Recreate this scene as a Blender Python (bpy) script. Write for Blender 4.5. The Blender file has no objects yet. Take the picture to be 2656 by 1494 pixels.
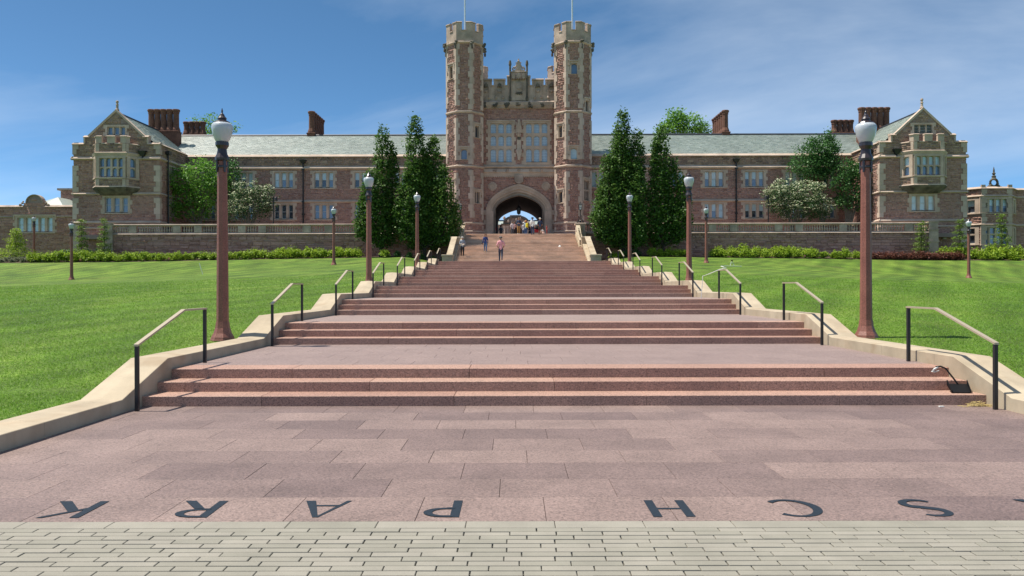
import bpy, math, random
import numpy as np
from mathutils import Vector, Matrix

SC = bpy.context.scene
COL = SC.collection
random.seed(7)
RNG = np.random.default_rng(11)
R = math.radians

# ------------------------------------------------------------------ camera
EYE = Vector((0.0, 0.0, 1.62))
FPX = 2066.0                       # focal length in pixels of the 2656 px wide photograph
cam_d = bpy.data.cameras.new('camera')
cam = bpy.data.objects.new('camera', cam_d)
COL.objects.link(cam)
cam_d.sensor_width = 36.0
cam_d.lens = FPX / 2656.0 * 36.0
cam_d.clip_end = 5000.0
CAMR = (Matrix.Rotation(0.0019, 3, 'Z') @ Matrix.Rotation(R(90) - 0.0010, 3, 'X')
        @ Matrix.Rotation(-0.0022, 3, 'Z'))
cam.matrix_world = Matrix.Translation(EYE) @ CAMR.to_4x4()
SC.camera = cam

def at(px, py, D):
    """photograph pixel -> point on the plane Y = D (the distance of the thing it belongs to)"""
    v = CAMR @ Vector(((px - 1328.0) / FPX, -(py - 747.0) / FPX, -1.0))
    return EYE + v * (D / v.y)
def X_(px, D): return at(px, 745, D).x
def Z_(px, py, D): return at(px, py, D).z
K = 2656.0 / 2576.0
def sat(x, y, D): return at(x * K, y * K, D)

# ------------------------------------------------------------------ sky and sun
SUN_EL, SUN_AZ = R(66.0), R(0.5)   # from the left, a little from behind the hall
sdir = Vector((-math.cos(SUN_EL) * math.cos(SUN_AZ), math.cos(SUN_EL) * math.sin(SUN_AZ), math.sin(SUN_EL)))
world = bpy.data.worlds.new('World'); SC.world = world; world.use_nodes = True
wt = world.node_tree
for n in list(wt.nodes): wt.nodes.remove(n)
def wn(t, **kw):
    n = wt.nodes.new(t)
    for k, v in kw.items(): setattr(n, k, v)
    return n
wo = wn('ShaderNodeOutputWorld'); bg = wn('ShaderNodeBackground'); bg.inputs[1].default_value = 0.113
sky = wn('ShaderNodeTexSky', sky_type='NISHITA', sun_disc=False)
sky.sun_elevation = SUN_EL
sky.sun_rotation = math.atan2(sdir.x, sdir.y)
sky.altitude = 150.0; sky.air_density = 0.38; sky.dust_density = 0.4; sky.ozone_density = 2.0
tc = wn('ShaderNodeTexCoord')
sep = wn('ShaderNodeSeparateXYZ'); wt.links.new(tc.outputs['Generated'], sep.inputs[0])
addz = wn('ShaderNodeMath', operation='ADD'); addz.inputs[1].default_value = 0.16
mxz = wn('ShaderNodeMath', operation='MAXIMUM'); mxz.inputs[1].default_value = 0.0
wt.links.new(sep.outputs[2], mxz.inputs[0]); wt.links.new(mxz.outputs[0], addz.inputs[0])
dx = wn('ShaderNodeMath', operation='DIVIDE'); dy = wn('ShaderNodeMath', operation='DIVIDE')
wt.links.new(sep.outputs[0], dx.inputs[0]); wt.links.new(addz.outputs[0], dx.inputs[1])
wt.links.new(sep.outputs[1], dy.inputs[0]); wt.links.new(addz.outputs[0], dy.inputs[1])
cmb = wn('ShaderNodeCombineXYZ'); wt.links.new(dx.outputs[0], cmb.inputs[0]); wt.links.new(dy.outputs[0], cmb.inputs[1])
mp = wn('ShaderNodeMapping'); mp.inputs['Location'].default_value = (6.3, 1.1, 0.0)
mp.inputs['Rotation'].default_value = (0, 0, R(30)); mp.inputs['Scale'].default_value = (0.62, 0.95, 1.0)
wt.links.new(cmb.outputs[0], mp.inputs[0])
n1 = wn('ShaderNodeTexNoise'); n1.inputs['Scale'].default_value = 0.62; n1.inputs['Detail'].default_value = 9.0
n1.inputs['Roughness'].default_value = 0.56; n1.inputs['Distortion'].default_value = 0.6
wt.links.new(mp.outputs[0], n1.inputs['Vector'])
rp = wn('ShaderNodeValToRGB')
rp.color_ramp.elements[0].position = 0.43; rp.color_ramp.elements[0].color = (0, 0, 0, 1)
rp.color_ramp.elements[1].position = 0.82; rp.color_ramp.elements[1].color = (0.62, 0.62, 0.62, 1)
wt.links.new(n1.outputs[0], rp.inputs[0])
mxc = wn('ShaderNodeMix', data_type='RGBA'); mxc.inputs[7].default_value = (4.6, 5.1, 5.7, 1)
hs = wn('ShaderNodeHueSaturation'); hs.inputs['Saturation'].default_value = 1.16; hs.inputs['Value'].default_value = 0.97; hs.inputs['Hue'].default_value = 0.487
wt.links.new(sky.outputs[0], hs.inputs['Color'])
wt.links.new(rp.outputs[0], mxc.inputs[0]); wt.links.new(hs.outputs[0], mxc.inputs[6])
wt.links.new(mxc.outputs[2], bg.inputs[0]); wt.links.new(bg.outputs[0], wo.inputs[0])

sun_d = bpy.data.lights.new('sun', 'SUN'); sun_d.energy = 3.7; sun_d.angle = R(0.53); sun_d.color = (1.0, 0.935, 0.83)
sun = bpy.data.objects.new('sun', sun_d); COL.objects.link(sun)
sun.rotation_euler = sdir.to_track_quat('Z', 'Y').to_euler(); sun.location = (-40, 10, 80)

vs = SC.view_settings
vs.view_transform = 'Standard'; vs.look = 'None'; vs.gamma = 1.0; vs.use_curve_mapping = False
vs.exposure = 0.82
SC.render.engine = 'CYCLES'
SC.cycles.max_bounces = 6
# ------------------------------------------------------------------ helpers
ORG = {}
def org(o): return ORG.get(o.name, Vector((0, 0, 0))) if o is not None else Vector((0, 0, 0))
def tag(o, label=None, cat=None, group=None, kind=None):
    if label: o['label'] = label
    if cat: o['category'] = cat
    if group: o['group'] = group
    if kind: o['kind'] = kind
    return o
def empty(name, loc, rz=0.0):
    o = bpy.data.objects.new(name, None); COL.objects.link(o)
    o.location = loc; o.rotation_euler = (0, 0, rz); o.empty_display_size = 0.2
    ORG[o.name] = Vector(loc)
    return o
def place(name, me, loc, parent=None, rz=0.0, scale=None):
    """one more object on a shared mesh, at a world position"""
    o = bpy.data.objects.new(name, me); COL.objects.link(o)
    if parent is not None: o.parent = parent
    o.location = Vector(loc) - org(parent)
    if rz: o.rotation_euler = (0, 0, rz)
    if scale: o.scale = scale
    ORG[o.name] = Vector(loc)
    return o
def copy_tree(o, parent=None):
    c = o.copy(); COL.objects.link(c); c.parent = parent
    for ch in o.children: copy_tree(ch, c)
    return c

def np_mesh(name, verts, quads=None, tris=None, mat=None, smooth=False):
    me = bpy.data.meshes.new(name)
    verts = np.asarray(verts, dtype=np.float32)
    me.vertices.add(len(verts)); me.vertices.foreach_set('co', verts.ravel())
    idx, starts, n = [], [], 0
    if quads is not None and len(quads):
        q = np.asarray(quads, dtype=np.int32); idx.append(q.ravel()); starts.append(np.arange(len(q)) * 4); n = q.size
    if tris is not None and len(tris):
        t = np.asarray(tris, dtype=np.int32); idx.append(t.ravel()); starts.append(n + np.arange(len(t)) * 3)
    idx = np.concatenate(idx); starts = np.concatenate(starts).astype(np.int32)
    me.loops.add(len(idx)); me.loops.foreach_set('vertex_index', idx)
    me.polygons.add(len(starts)); me.polygons.foreach_set('loop_start', starts)
    me.update(calc_edges=True); me.validate()
    if mat: me.materials.append(mat)
    if smooth: me.polygons.foreach_set('use_smooth', np.ones(len(starts), dtype=bool))
    return me

class Pl:
    """a wall plane: (u, v, d) -> world, v is height, d is outwards"""
    def __init__(s, o, U, n): s.o = Vector(o); s.U = Vector(U); s.n = Vector(n)
    def __call__(s, u, v, d):
        p = s.o + s.U * u + s.n * d
        return (p.x, p.y, p.z + v)

class MB:
    def __init__(s): s.v = []; s.f = []
    def add(s, vs_, fs):
        b = len(s.v); s.v += [tuple(p) for p in vs_]; s.f += [tuple(i + b for i in f) for f in fs]; return s
    def box(s, x0, x1, y0, y1, z0, z1, ch=0.0):
        if ch <= 0:
            vs_ = [(x0, y0, z0), (x1, y0, z0), (x1, y1, z0), (x0, y1, z0), (x0, y0, z1), (x1, y0, z1), (x1, y1, z1), (x0, y1, z1)]
            return s.add(vs_, BOXF)
        vs_ = [(x0, y0, z0), (x1, y0, z0), (x1, y1, z0), (x0, y1, z0),
               (x0, y0, z1 - ch), (x1, y0, z1 - ch), (x1, y1, z1 - ch), (x0, y1, z1 - ch),
               (x0 + ch, y0 + ch, z1), (x1 - ch, y0 + ch, z1), (x1 - ch, y1 - ch, z1), (x0 + ch, y1 - ch, z1)]
        fs = [(3, 2, 1, 0)] + [(i, (i + 1) % 4, (i + 1) % 4 + 4, i + 4) for i in range(4)] \
            + [(i + 4, (i + 1) % 4 + 4, (i + 1) % 4 + 8, i + 8) for i in range(4)] + [(8, 9, 10, 11)]
        return s.add(vs_, fs)
    def pb(s, P, u0, u1, v0, v1, d0, d1):
        """box on a wall plane"""
        return s.add([P(u0, v0, d0), P(u1, v0, d0), P(u1, v0, d1), P(u0, v0, d1),
                      P(u0, v1, d0), P(u1, v1, d0), P(u1, v1, d1), P(u0, v1, d1)], BOXF)
    def moulding(s, P, u0, u1, prof):
        """profile of (v, d) points swept along u"""
        n = len(prof)
        s.add([P(u0, v, d) for v, d in prof] + [P(u1, v, d) for v, d in prof],
              [(i, (i + 1) % n, (i + 1) % n + n, i + n) for i in range(n)] + [tuple(range(n))[::-1], tuple(range(n, 2 * n))])
        return s
    def prism(s, P, pts, d0, d1):
        n = len(pts)
        s.add([P(u, v, d0) for u, v in pts] + [P(u, v, d1) for u, v in pts],
              [(i, (i + 1) % n, (i + 1) % n + n, i + n) for i in range(n)] + [tuple(range(n))[::-1], tuple(range(n, 2 * n))])
        return s
    def lathe(s, c, prof, n=8, rot=0.0, axis='z'):
        vs_, fs = [], []
        for r, z in prof:
            for k in range(n):
                a = rot + 2 * math.pi * k / n
                vs_.append((c[0] + r * math.cos(a), c[1] + r * math.sin(a), c[2] + z))
        m = len(prof)
        for j in range(m - 1):
            for k in range(n):
                fs.append((j * n + k, j * n + (k + 1) % n, (j + 1) * n + (k + 1) % n, (j + 1) * n + k))
        fs.append(tuple(range(n))[::-1]); fs.append(tuple(range((m - 1) * n, m * n)))
        return s.add(vs_, fs)
    def tube(s, pts, rad, n=6):
        pts = [Vector(p) for p in pts]
        if not isinstance(rad, (list, tuple)): rad = [rad] * len(pts)
        vs_, fs = [], []
        for i, p in enumerate(pts):
            t = (pts[min(i + 1, len(pts) - 1)] - pts[max(i - 1, 0)]).normalized()
            a = t.cross(Vector((0.31, 0.17, 0.93))).normalized()
            if a.length < 0.5: a = t.cross(Vector((1, 0, 0))).normalized()
            b = t.cross(a)
            for k in range(n):
                w = 2 * math.pi * k / n
                vs_.append(p + (a * math.cos(w) + b * math.sin(w)) * rad[i])
        for i in range(len(pts) - 1):
            for k in range(n):
                fs.append((i * n + k, i * n + (k + 1) % n, (i + 1) * n + (k + 1) % n, (i + 1) * n + k))
        fs.append(tuple(range(n))[::-1]); fs.append(tuple(range((len(pts) - 1) * n, len(pts) * n)))
        return s.add(vs_, fs)
    def mesh(s, name, mat, smooth=False, shift=None):
        me = bpy.data.meshes.new(name)
        vs_ = s.v if shift is None else [(p[0] - shift[0], p[1] - shift[1], p[2] - shift[2]) for p in s.v]
        me.from_pydata(vs_, [], s.f); me.update()
        me.materials.append(mat)
        if smooth: me.polygons.foreach_set('use_smooth', np.ones(len(s.f), dtype=bool))
        return me
    def build(s, name, mat, parent=None, smooth=False):
        o = bpy.data.objects.new(name, s.mesh(name, mat, smooth, org(parent)))
        COL.objects.link(o)
        if parent is not None: o.parent = parent; ORG[o.name] = org(parent)
        return o
BOXF = [(3, 2, 1, 0), (4, 5, 6, 7), (0, 1, 5, 4), (1, 2, 6, 5), (2, 3, 7, 6), (3, 0, 4, 7)]

# ------------------------------------------------------------------ materials
def mat(name, cols, src='noise', nscale=3.0, detail=6.0, rough=0.8, grain=0.0, gscale=60.0, bump=0.0, bscale=40.0,
        metal=0.0, spec=0.4, stain=0.0, sscale=0.6, stretch=(1, 1, 1), coat=0.0, trans=0.0):
    m = bpy.data.materials.new(name); m.use_nodes = True
    t = m.node_tree; nd = t.nodes; L = t.links
    b = nd['Principled BSDF']
    geo = nd.new('ShaderNodeNewGeometry')
    mpn = nd.new('ShaderNodeMapping'); mpn.inputs['Scale'].default_value = stretch; L.new(geo.outputs['Position'], mpn.inputs[0])
    pos = mpn.outputs[0]
    if not isinstance(cols[0], (list, tuple)): cols = [cols]
    ramp = nd.new('ShaderNodeValToRGB'); el = ramp.color_ramp.elements
    while len(el) < len(cols): el.new(0.5)
    for i, c in enumerate(cols):
        el[i].position = (0.5 if len(cols) == 1 else i / (len(cols) - 1)) if src != 'noise' else (0.28 + 0.44 * i / max(1, len(cols) - 1))
    for i, c in enumerate(cols): el[i].color = (c[0], c[1], c[2], 1)
    if len(cols) == 1:
        for e in el: e.color = (cols[0][0], cols[0][1], cols[0][2], 1)
    if src == 'island': L.new(geo.outputs['Random Per Island'], ramp.inputs[0])
    elif src == 'object':
        oi = nd.new('ShaderNodeObjectInfo'); L.new(oi.outputs['Random'], ramp.inputs[0])
    else:
        n0 = nd.new('ShaderNodeTexNoise'); n0.inputs['Scale'].default_value = nscale; n0.inputs['Detail'].default_value = detail
        L.new(pos, n0.inputs['Vector']); L.new(n0.outputs[0], ramp.inputs[0])
    out = ramp.outputs[0]
    def mul(out, fac_out, lo, hi):
        mr = nd.new('ShaderNodeMapRange'); mr.inputs[1].default_value = 0.3; mr.inputs[2].default_value = 0.7
        mr.inputs[3].default_value = lo; mr.inputs[4].default_value = hi; L.new(fac_out, mr.inputs[0])
        mx = nd.new('ShaderNodeMix'); mx.data_type = 'RGBA'; mx.blend_type = 'MULTIPLY'; mx.inputs[0].default_value = 1.0
        L.new(out, mx.inputs[6]); L.new(mr.outputs[0], mx.inputs[7]); return mx.outputs[2]
    if grain:
        g = nd.new('ShaderNodeTexNoise'); g.inputs['Scale'].default_value = gscale; g.inputs['Detail'].default_value = 3.0
        L.new(pos, g.inputs['Vector']); out = mul(out, g.outputs[0], 1 - grain, 1 + grain)
    if stain:
        g2 = nd.new('ShaderNodeTexNoise'); g2.inputs['Scale'].default_value = sscale; g2.inputs['Detail'].default_value = 7.0
        g2.inputs['Roughness'].default_value = 0.62
        L.new(pos, g2.inputs['Vector']); out = mul(out, g2.outputs[0], 1 - stain, 1 + stain * 0.6)
    L.new(out, b.inputs['Base Color'])
    b.inputs['Roughness'].default_value = rough; b.inputs['Metallic'].default_value = metal
    b.inputs['Specular IOR Level'].default_value = spec
    b.inputs['Coat Weight'].default_value = coat; b.inputs['Coat Roughness'].default_value = 0.03
    if trans: b.inputs['Transmission Weight'].default_value = trans
    if bump:
        bn = nd.new('ShaderNodeTexNoise'); bn.inputs['Scale'].default_value = bscale; bn.inputs['Detail'].default_value = 5.0
        L.new(pos, bn.inputs['Vector'])
        bp = nd.new('ShaderNodeBump'); bp.inputs['Strength'].default_value = bump; bp.inputs['Distance'].default_value = 0.05
        L.new(bn.outputs[0], bp.inputs['Height']); L.new(bp.outputs[0], b.inputs['Normal'])
    return m

def leafmat(name, cols, tr=0.35, rough=0.55):
    m = mat(name, cols, src='island', rough=rough, spec=0.3)
    t = m.node_tree; nd = t.nodes; L = t.links
    b = nd['Principled BSDF']; src = b.inputs['Base Color'].links[0].from_socket
    tl = nd.new('ShaderNodeBsdfTranslucent'); L.new(src, tl.inputs[0])
    mx = nd.new('ShaderNodeMixShader'); mx.inputs[0].default_value = tr
    L.new(b.outputs[0], mx.inputs[1]); L.new(tl.outputs[0], mx.inputs[2])
    L.new(mx.outputs[0], nd['Material Output'].inputs[0])
    return m

def speckle(name, dark, light, src, fleck, rough=0.62, fs=170.0, stain=0.12, side=None):
    """granite: tint per slab, dark and pale grains"""
    m = mat(name, [dark, light], src=src, rough=rough, stain=stain, sscale=1.3, grain=0.16, gscale=38.0, bump=0.10, bscale=130.0)
    t = m.node_tree; nd = t.nodes; L = t.links; b = nd['Principled BSDF']
    srcs = b.inputs['Base Color'].links[0].from_socket
    geo = [n for n in nd if n.type == 'NEW_GEOMETRY'][0]
    vo = nd.new('ShaderNodeTexVoronoi'); vo.inputs['Scale'].default_value = fs; L.new(geo.outputs['Position'], vo.inputs['Vector'])
    mr = nd.new('ShaderNodeSeparateColor'); L.new(vo.outputs['Color'], mr.inputs[0])
    rp_ = nd.new('ShaderNodeValToRGB'); e = rp_.color_ramp.elements; rp_.color_ramp.interpolation = 'CONSTANT'
    e[0].position = 0.0; e[0].color = (1 - fleck, 1 - fleck, 1 - fleck, 1)
    e[1].position = 0.2; e[1].color = (1, 1, 1, 1)
    x = e.new(0.80); x.color = (1 + fleck * 0.7, 1 + fleck * 0.62, 1 + fleck * 0.6, 1)
    L.new(mr.outputs[0], rp_.inputs[0])
    mx = nd.new('ShaderNodeMix'); mx.data_type = 'RGBA'; mx.blend_type = 'MULTIPLY'; mx.inputs[0].default_value = 1.0
    L.new(srcs, mx.inputs[6]); L.new(rp_.outputs[0], mx.inputs[7]); L.new(mx.outputs[2], b.inputs['Base Color'])
    return m

def soft_rows(m):
    """tint per slab drifts along the rows, so that darker slabs lie in soft bands"""
    nd = m.node_tree.nodes; L = m.node_tree.links
    oi = [n for n in nd if n.type == 'OBJECT_INFO'][0]; r_ = [n for n in nd if n.type == 'VALTORGB' and n.inputs[0].links and n.inputs[0].links[0].from_node == oi][0]
    mp_ = nd.new('ShaderNodeMapping'); mp_.inputs['Scale'].default_value = (0.30, 1.7, 1.0); L.new(oi.outputs['Location'], mp_.inputs[0])
    n = nd.new('ShaderNodeTexNoise'); n.inputs['Scale'].default_value = 1.0; n.inputs['Detail'].default_value = 2.0; L.new(mp_.outputs[0], n.inputs['Vector'])
    mr = nd.new('ShaderNodeMapRange'); mr.inputs[1].default_value = 0.40; mr.inputs[2].default_value = 0.58; L.new(n.outputs[0], mr.inputs[0])
    mx = nd.new('ShaderNodeMix'); mx.inputs[0].default_value = 0.22; L.new(mr.outputs[0], mx.inputs[2]); L.new(oi.outputs['Random'], mx.inputs[3]); L.new(mx.outputs[0], r_.inputs[0])

MAT = {}
MAT['slab'] = speckle('granite_slab', (0.169, 0.121, 0.112), (0.257, 0.187, 0.165), 'object', 0.30, fs=85, stain=0.20)
MAT['landslab'] = speckle('granite_landing_slab', (0.249, 0.184, 0.167), (0.271, 0.201, 0.182), 'object', 0.28, fs=85, stain=0.12)
soft_rows(MAT['slab'])
MAT['step'] = speckle('granite_step', (0.352, 0.210, 0.162), (0.429, 0.275, 0.210), 'object', 0.40, fs=95, stain=0.12)
MAT['landing'] = speckle('granite_landing', (0.272, 0.204, 0.181), (0.294, 0.223, 0.196), 'noise', 0.30, fs=120)
MAT['letter'] = mat('dark_inlay', (0.022, 0.032, 0.045), rough=0.75, spec=0.15, grain=0.2, gscale=90)
MAT['paver'] = mat('pale_paver', [(0.251, 0.239, 0.196), (0.296, 0.277, 0.232)], src='object', rough=0.85, grain=0.10, gscale=160, stain=0.12, sscale=3.0, bump=0.12, bscale=220)
MAT['grout'] = mat('dark_joint', (0.096, 0.093, 0.080), rough=0.95, grain=0.4, gscale=90)
MAT['slabjoint'] = mat('slab_joint', (0.20, 0.15, 0.135), rough=0.95, grain=0.2, gscale=90)
MAT['kerb'] = mat('tan_limestone', [(0.396, 0.320, 0.222), (0.476, 0.402, 0.288)], nscale=1.2, rough=0.8, grain=0.06, gscale=120, stain=0.20, sscale=1.7, bump=0.05, bscale=150)
def kerb_stains(m):
    t = m.node_tree; nd = t.nodes; L = t.links; b = nd['Principled BSDF']; src = b.inputs['Base Color'].links[0].from_socket
    geo = [n for n in nd if n.type == 'NEW_GEOMETRY'][0]
    n = nd.new('ShaderNodeTexNoise'); n.inputs['Scale'].default_value = 1.1; n.inputs['Detail'].default_value = 6.0; n.inputs['Distortion'].default_value = 0.8
    L.new(geo.outputs['Position'], n.inputs['Vector'])
    r = nd.new('ShaderNodeMapRange'); r.inputs[1].default_value = 0.55; r.inputs[2].default_value = 0.74; r.inputs[4].default_value = 0.55; L.new(n.outputs[0], r.inputs[0])
    mx = nd.new('ShaderNodeMix'); mx.data_type = 'RGBA'; mx.inputs[7].default_value = (0.30, 0.20, 0.115, 1)
    L.new(r.outputs[0], mx.inputs[0]); L.new(src, mx.inputs[6]); L.new(mx.outputs[2], b.inputs['Base Color'])
kerb_stains(MAT['kerb'])
MAT['oldstep'] = mat('brown_stone_step', [(0.519, 0.362, 0.273), (0.640, 0.475, 0.361)], src='object', rough=0.85, stain=0.25, sscale=0.8, grain=0.12, gscale=20)
MAT['lime'] = mat('limestone', [(0.457, 0.356, 0.277), (0.595, 0.466, 0.369)], nscale=0.8, rough=0.85, grain=0.07, gscale=14, stain=0.22, sscale=0.9, bump=0.12, bscale=12)
MAT['quoin'] = mat('limestone_quoin', [(0.458, 0.360, 0.282), (0.602, 0.472, 0.383)], src='object', rough=0.85, grain=0.06, gscale=14, stain=0.12, sscale=0.9)
MAT['oldlime'] = mat('weathered_limestone', [(0.332, 0.263, 0.213), (0.558, 0.434, 0.347)], nscale=0.9, rough=0.9, grain=0.10, gscale=12, stain=0.30, sscale=1.1, bump=0.15, bscale=10)
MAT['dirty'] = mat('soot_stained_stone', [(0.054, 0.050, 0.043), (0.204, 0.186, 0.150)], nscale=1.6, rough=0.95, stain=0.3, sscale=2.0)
MAT['stone'] = mat('red_granite_rubble', [(0.283, 0.152, 0.120), (0.395, 0.218, 0.170), (0.432, 0.260, 0.204), (0.475, 0.278, 0.216), (0.369, 0.207, 0.167), (0.438, 0.266, 0.216)], src='island', rough=0.88, grain=0.16, gscale=9.0, stain=0.14, sscale=0.5, bump=0.7, bscale=7.0)
MAT['stonedark'] = mat('grey_brown_rubble', [(0.178, 0.121, 0.096), (0.341, 0.221, 0.159), (0.396, 0.267, 0.191), (0.263, 0.171, 0.129), (0.382, 0.249, 0.178), (0.453, 0.322, 0.231)], src='island', rough=0.88, grain=0.18, gscale=9.0, stain=0.14, sscale=0.5, bump=0.7, bscale=7.0)
def as_object_random(m, name):
    c = m.copy(); c.name = name; nd = c.node_tree.nodes; L = c.node_tree.links
    g_ = [n for n in nd if n.type == 'NEW_GEOMETRY'][0]; r_ = [n for n in nd if n.type == 'VALTORGB'][0]
    for l in list(g_.outputs['Random Per Island'].links): L.remove(l)
    oi = nd.new('ShaderNodeObjectInfo'); L.new(oi.outputs['Random'], r_.inputs[0]); return c
MAT['mortar'] = mat('mortar', (0.319, 0.237, 0.215), rough=0.95, grain=0.15, gscale=5)
MAT['brick'] = mat('chimney_brick', [(0.110, 0.052, 0.037), (0.193, 0.094, 0.063)], nscale=2.5, rough=0.9, grain=0.2, gscale=9, bump=0.3, bscale=9)
MAT['slate'] = mat('green_slate', [(0.312, 0.364, 0.318), (0.427, 0.480, 0.422), (0.370, 0.411, 0.358), (0.485, 0.531, 0.474)], src='island', rough=0.42, spec=0.6, grain=0.06, gscale=5, stain=0.14, sscale=0.25)
MAT['lead'] = mat('dark_lead', (0.035, 0.04, 0.055), rough=0.5, metal=0.0)
MAT['iron'] = mat('black_iron', (0.018, 0.018, 0.02), rough=0.45, spec=0.5)
MAT['bronze'] = mat('dark_bronze', (0.030, 0.022, 0.026), rough=0.28, spec=0.6)
MAT['rail'] = mat('brass_rail', (0.504, 0.427, 0.305), rough=0.42, metal=0.35, spec=0.5)
MAT['post'] = speckle('red_granite_post', (0.224, 0.087, 0.063), (0.272, 0.111, 0.080), 'noise', 0.30, rough=0.5, fs=110)
MAT['globe'] = mat('frosted_globe', (0.503, 0.544, 0.580), rough=0.28, spec=0.5, coat=0.4)
gb = MAT['globe'].node_tree.nodes['Principled BSDF']; gb.inputs['Subsurface Weight'].default_value = 0.6; gb.inputs['Subsurface Radius'].default_value = (0.1, 0.1, 0.1)
def glass(name, c, rough=0.08):
    m = mat(name, c, rough=rough, spec=0.7, coat=1.0, stain=0.12, sscale=2.0)
    return m
MAT['glass_dark'] = glass('dark_glass', (0.035, 0.045, 0.065))
MAT['glass_blue'] = glass('sky_tinted_glass', (0.150, 0.220, 0.334))  # the sky's reflection is put into the base colour as blue
MAT['glass_blind'] = glass('blind_behind_glass', (0.506, 0.641, 0.675))
MAT['glass_pale'] = glass('white_blind_behind_glass', (0.650, 0.728, 0.754))
MAT['sash'] = mat('pale_sash', (0.546, 0.559, 0.533), rough=0.6)
MAT['louvre'] = mat('grey_louvre', (0.33, 0.34, 0.30), rough=0.7)
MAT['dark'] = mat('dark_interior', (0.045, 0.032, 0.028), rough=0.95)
# leaded lights
def leaded():
    m = glass('leaded_glass', (0.50, 0.62, 0.70), 0.12)
    t = m.node_tree; nd = t.nodes; L = t.links; b = nd['Principled BSDF']
    src = b.inputs['Base Color'].links[0].from_socket
    geo = [n for n in nd if n.type == 'NEW_GEOMETRY'][0]
    sx = nd.new('ShaderNodeSeparateXYZ'); L.new(geo.outputs['Position'], sx.inputs[0])
    def line(sock, step, w):
        a = nd.new('ShaderNodeMath'); a.operation = 'PINGPONG'; a.inputs[1].default_value = step / 2; L.new(sock, a.inputs[0])
        c = nd.new('ShaderNodeMath'); c.operation = 'LESS_THAN'; c.inputs[1].default_value = w; L.new(a.outputs[0], c.inputs[0]); return c.outputs[0]
    a = line(sx.outputs[0], 0.155, 0.013); c = line(sx.outputs[2], 0.17, 0.012)
    mx_ = nd.new('ShaderNodeMath'); mx_.operation = 'MAXIMUM'; L.new(a, mx_.inputs[0]); L.new(c, mx_.inputs[1])
    mx = nd.new('ShaderNodeMix'); mx.data_type = 'RGBA'; mx.inputs[7].default_value = (0.09, 0.12, 0.16, 1)
    L.new(mx_.outputs[0], mx.inputs[0]); L.new(src, mx.inputs[6]); L.new(mx.outputs[2], b.inputs['Base Color'])
    return m
MAT['leaded'] = leaded()
MAT['soil'] = mat('mulch', [(0.05, 0.033, 0.022), (0.11, 0.075, 0.05)], nscale=9, rough=1.0, grain=0.4, gscale=30, bump=0.6, bscale=18)
MAT['bark'] = mat('bark', [(0.10, 0.085, 0.065), (0.20, 0.175, 0.14)], nscale=5, rough=0.95, bump=0.5, bscale=14)
MAT['barkdark'] = mat('dark_bark', [(0.035, 0.028, 0.022), (0.075, 0.06, 0.045)], nscale=5, rough=0.95)
MAT['hornleaf'] = leafmat('hornbeam_leaf', [(0.030, 0.078, 0.016), (0.062, 0.145, 0.026), (0.095, 0.190, 0.036), (0.14, 0.24, 0.05)], 0.34)  # palest tones put sunlit highlights into the leaf colour
MAT['mapleleaf'] = leafmat('maple_leaf', [(0.071, 0.181, 0.026), (0.146, 0.328, 0.044), (0.216, 0.403, 0.064)], 0.38)
MAT['darkleaf'] = leafmat('dark_leaf', [(0.033, 0.094, 0.029), (0.065, 0.166, 0.044), (0.090, 0.209, 0.054)], 0.32)
MAT['dogleaf'] = leafmat('dogwood_leaf', [(0.030, 0.075, 0.024), (0.068, 0.143, 0.042)], 0.3)
MAT['bract'] = leafmat('white_bract', [(0.60, 0.66, 0.42), (0.76, 0.78, 0.58)], 0.25)
MAT['hedgeleaf'] = leafmat('yellow_green_leaf', [(0.116, 0.204, 0.019), (0.290, 0.421, 0.037), (0.398, 0.520, 0.052)], 0.35)
MAT['redleaf'] = leafmat('dark_red_leaf', [(0.077, 0.028, 0.022), (0.175, 0.063, 0.045), (0.224, 0.091, 0.059)], 0.3)
MAT['paleleaf'] = leafmat('pale_sapling_leaf', [(0.10, 0.18, 0.03), (0.22, 0.32, 0.06)], 0.4)
MAT['greyleaf'] = leafmat('grey_green_leaf', [(0.15, 0.18, 0.09), (0.30, 0.32, 0.20)], 0.2)
MAT['blade'] = leafmat('grass_blade', [(0.094, 0.216, 0.017), (0.170, 0.334, 0.029), (0.236, 0.406, 0.047)], 0.35)
# ------------------------------------------------------------------ lie of the land
XC = 0.684                    # middle of the stairs
HW = 5.76                     # half width of the new stairs
RIS, TRD = 0.1398, 0.468
Y1, PER, NFL = 10.87, 5.873, 8
KW = 0.55                     # kerb width
ZTOP = RIS * 3 * NFL          # 3.355, head of the new stairs
PLAT = 0.018                  # fall of the head landing
TERR = 6.98                   # terrace before the hall
def sstep(a, b, x):
    t = min(1.0, max(0.0, (x - a) / (b - a))); return t * t * (3 - 2 * t)
def lawn_z(x, y):
    a = max(0.0, abs(x - XC) - 6.4)
    base = 0.11 + (0.0715 * (y - 10.3) if y < 53 else 0.0715 * 42.7 + 0.064 * (y - 53))
    base = max(base, 0.10 + 0.01 * (y - 4))
    if y > 53:
        k = sstep(0, 5, a); base = (3.20 + 0.03 * (y - 53)) * (1 - k) + base * k
    c = 0.052 * sstep(16, 58, y) * (1 - 0.72 * sstep(62, 78, y))
    a2 = a if a < 30 else 30 + (a - 30) * 0.3
    return base - c * a2 + 0.05 * math.sin(x * 0.21 + 1.3) * math.sin(y * 0.17) * sstep(0, 6, a)

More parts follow.
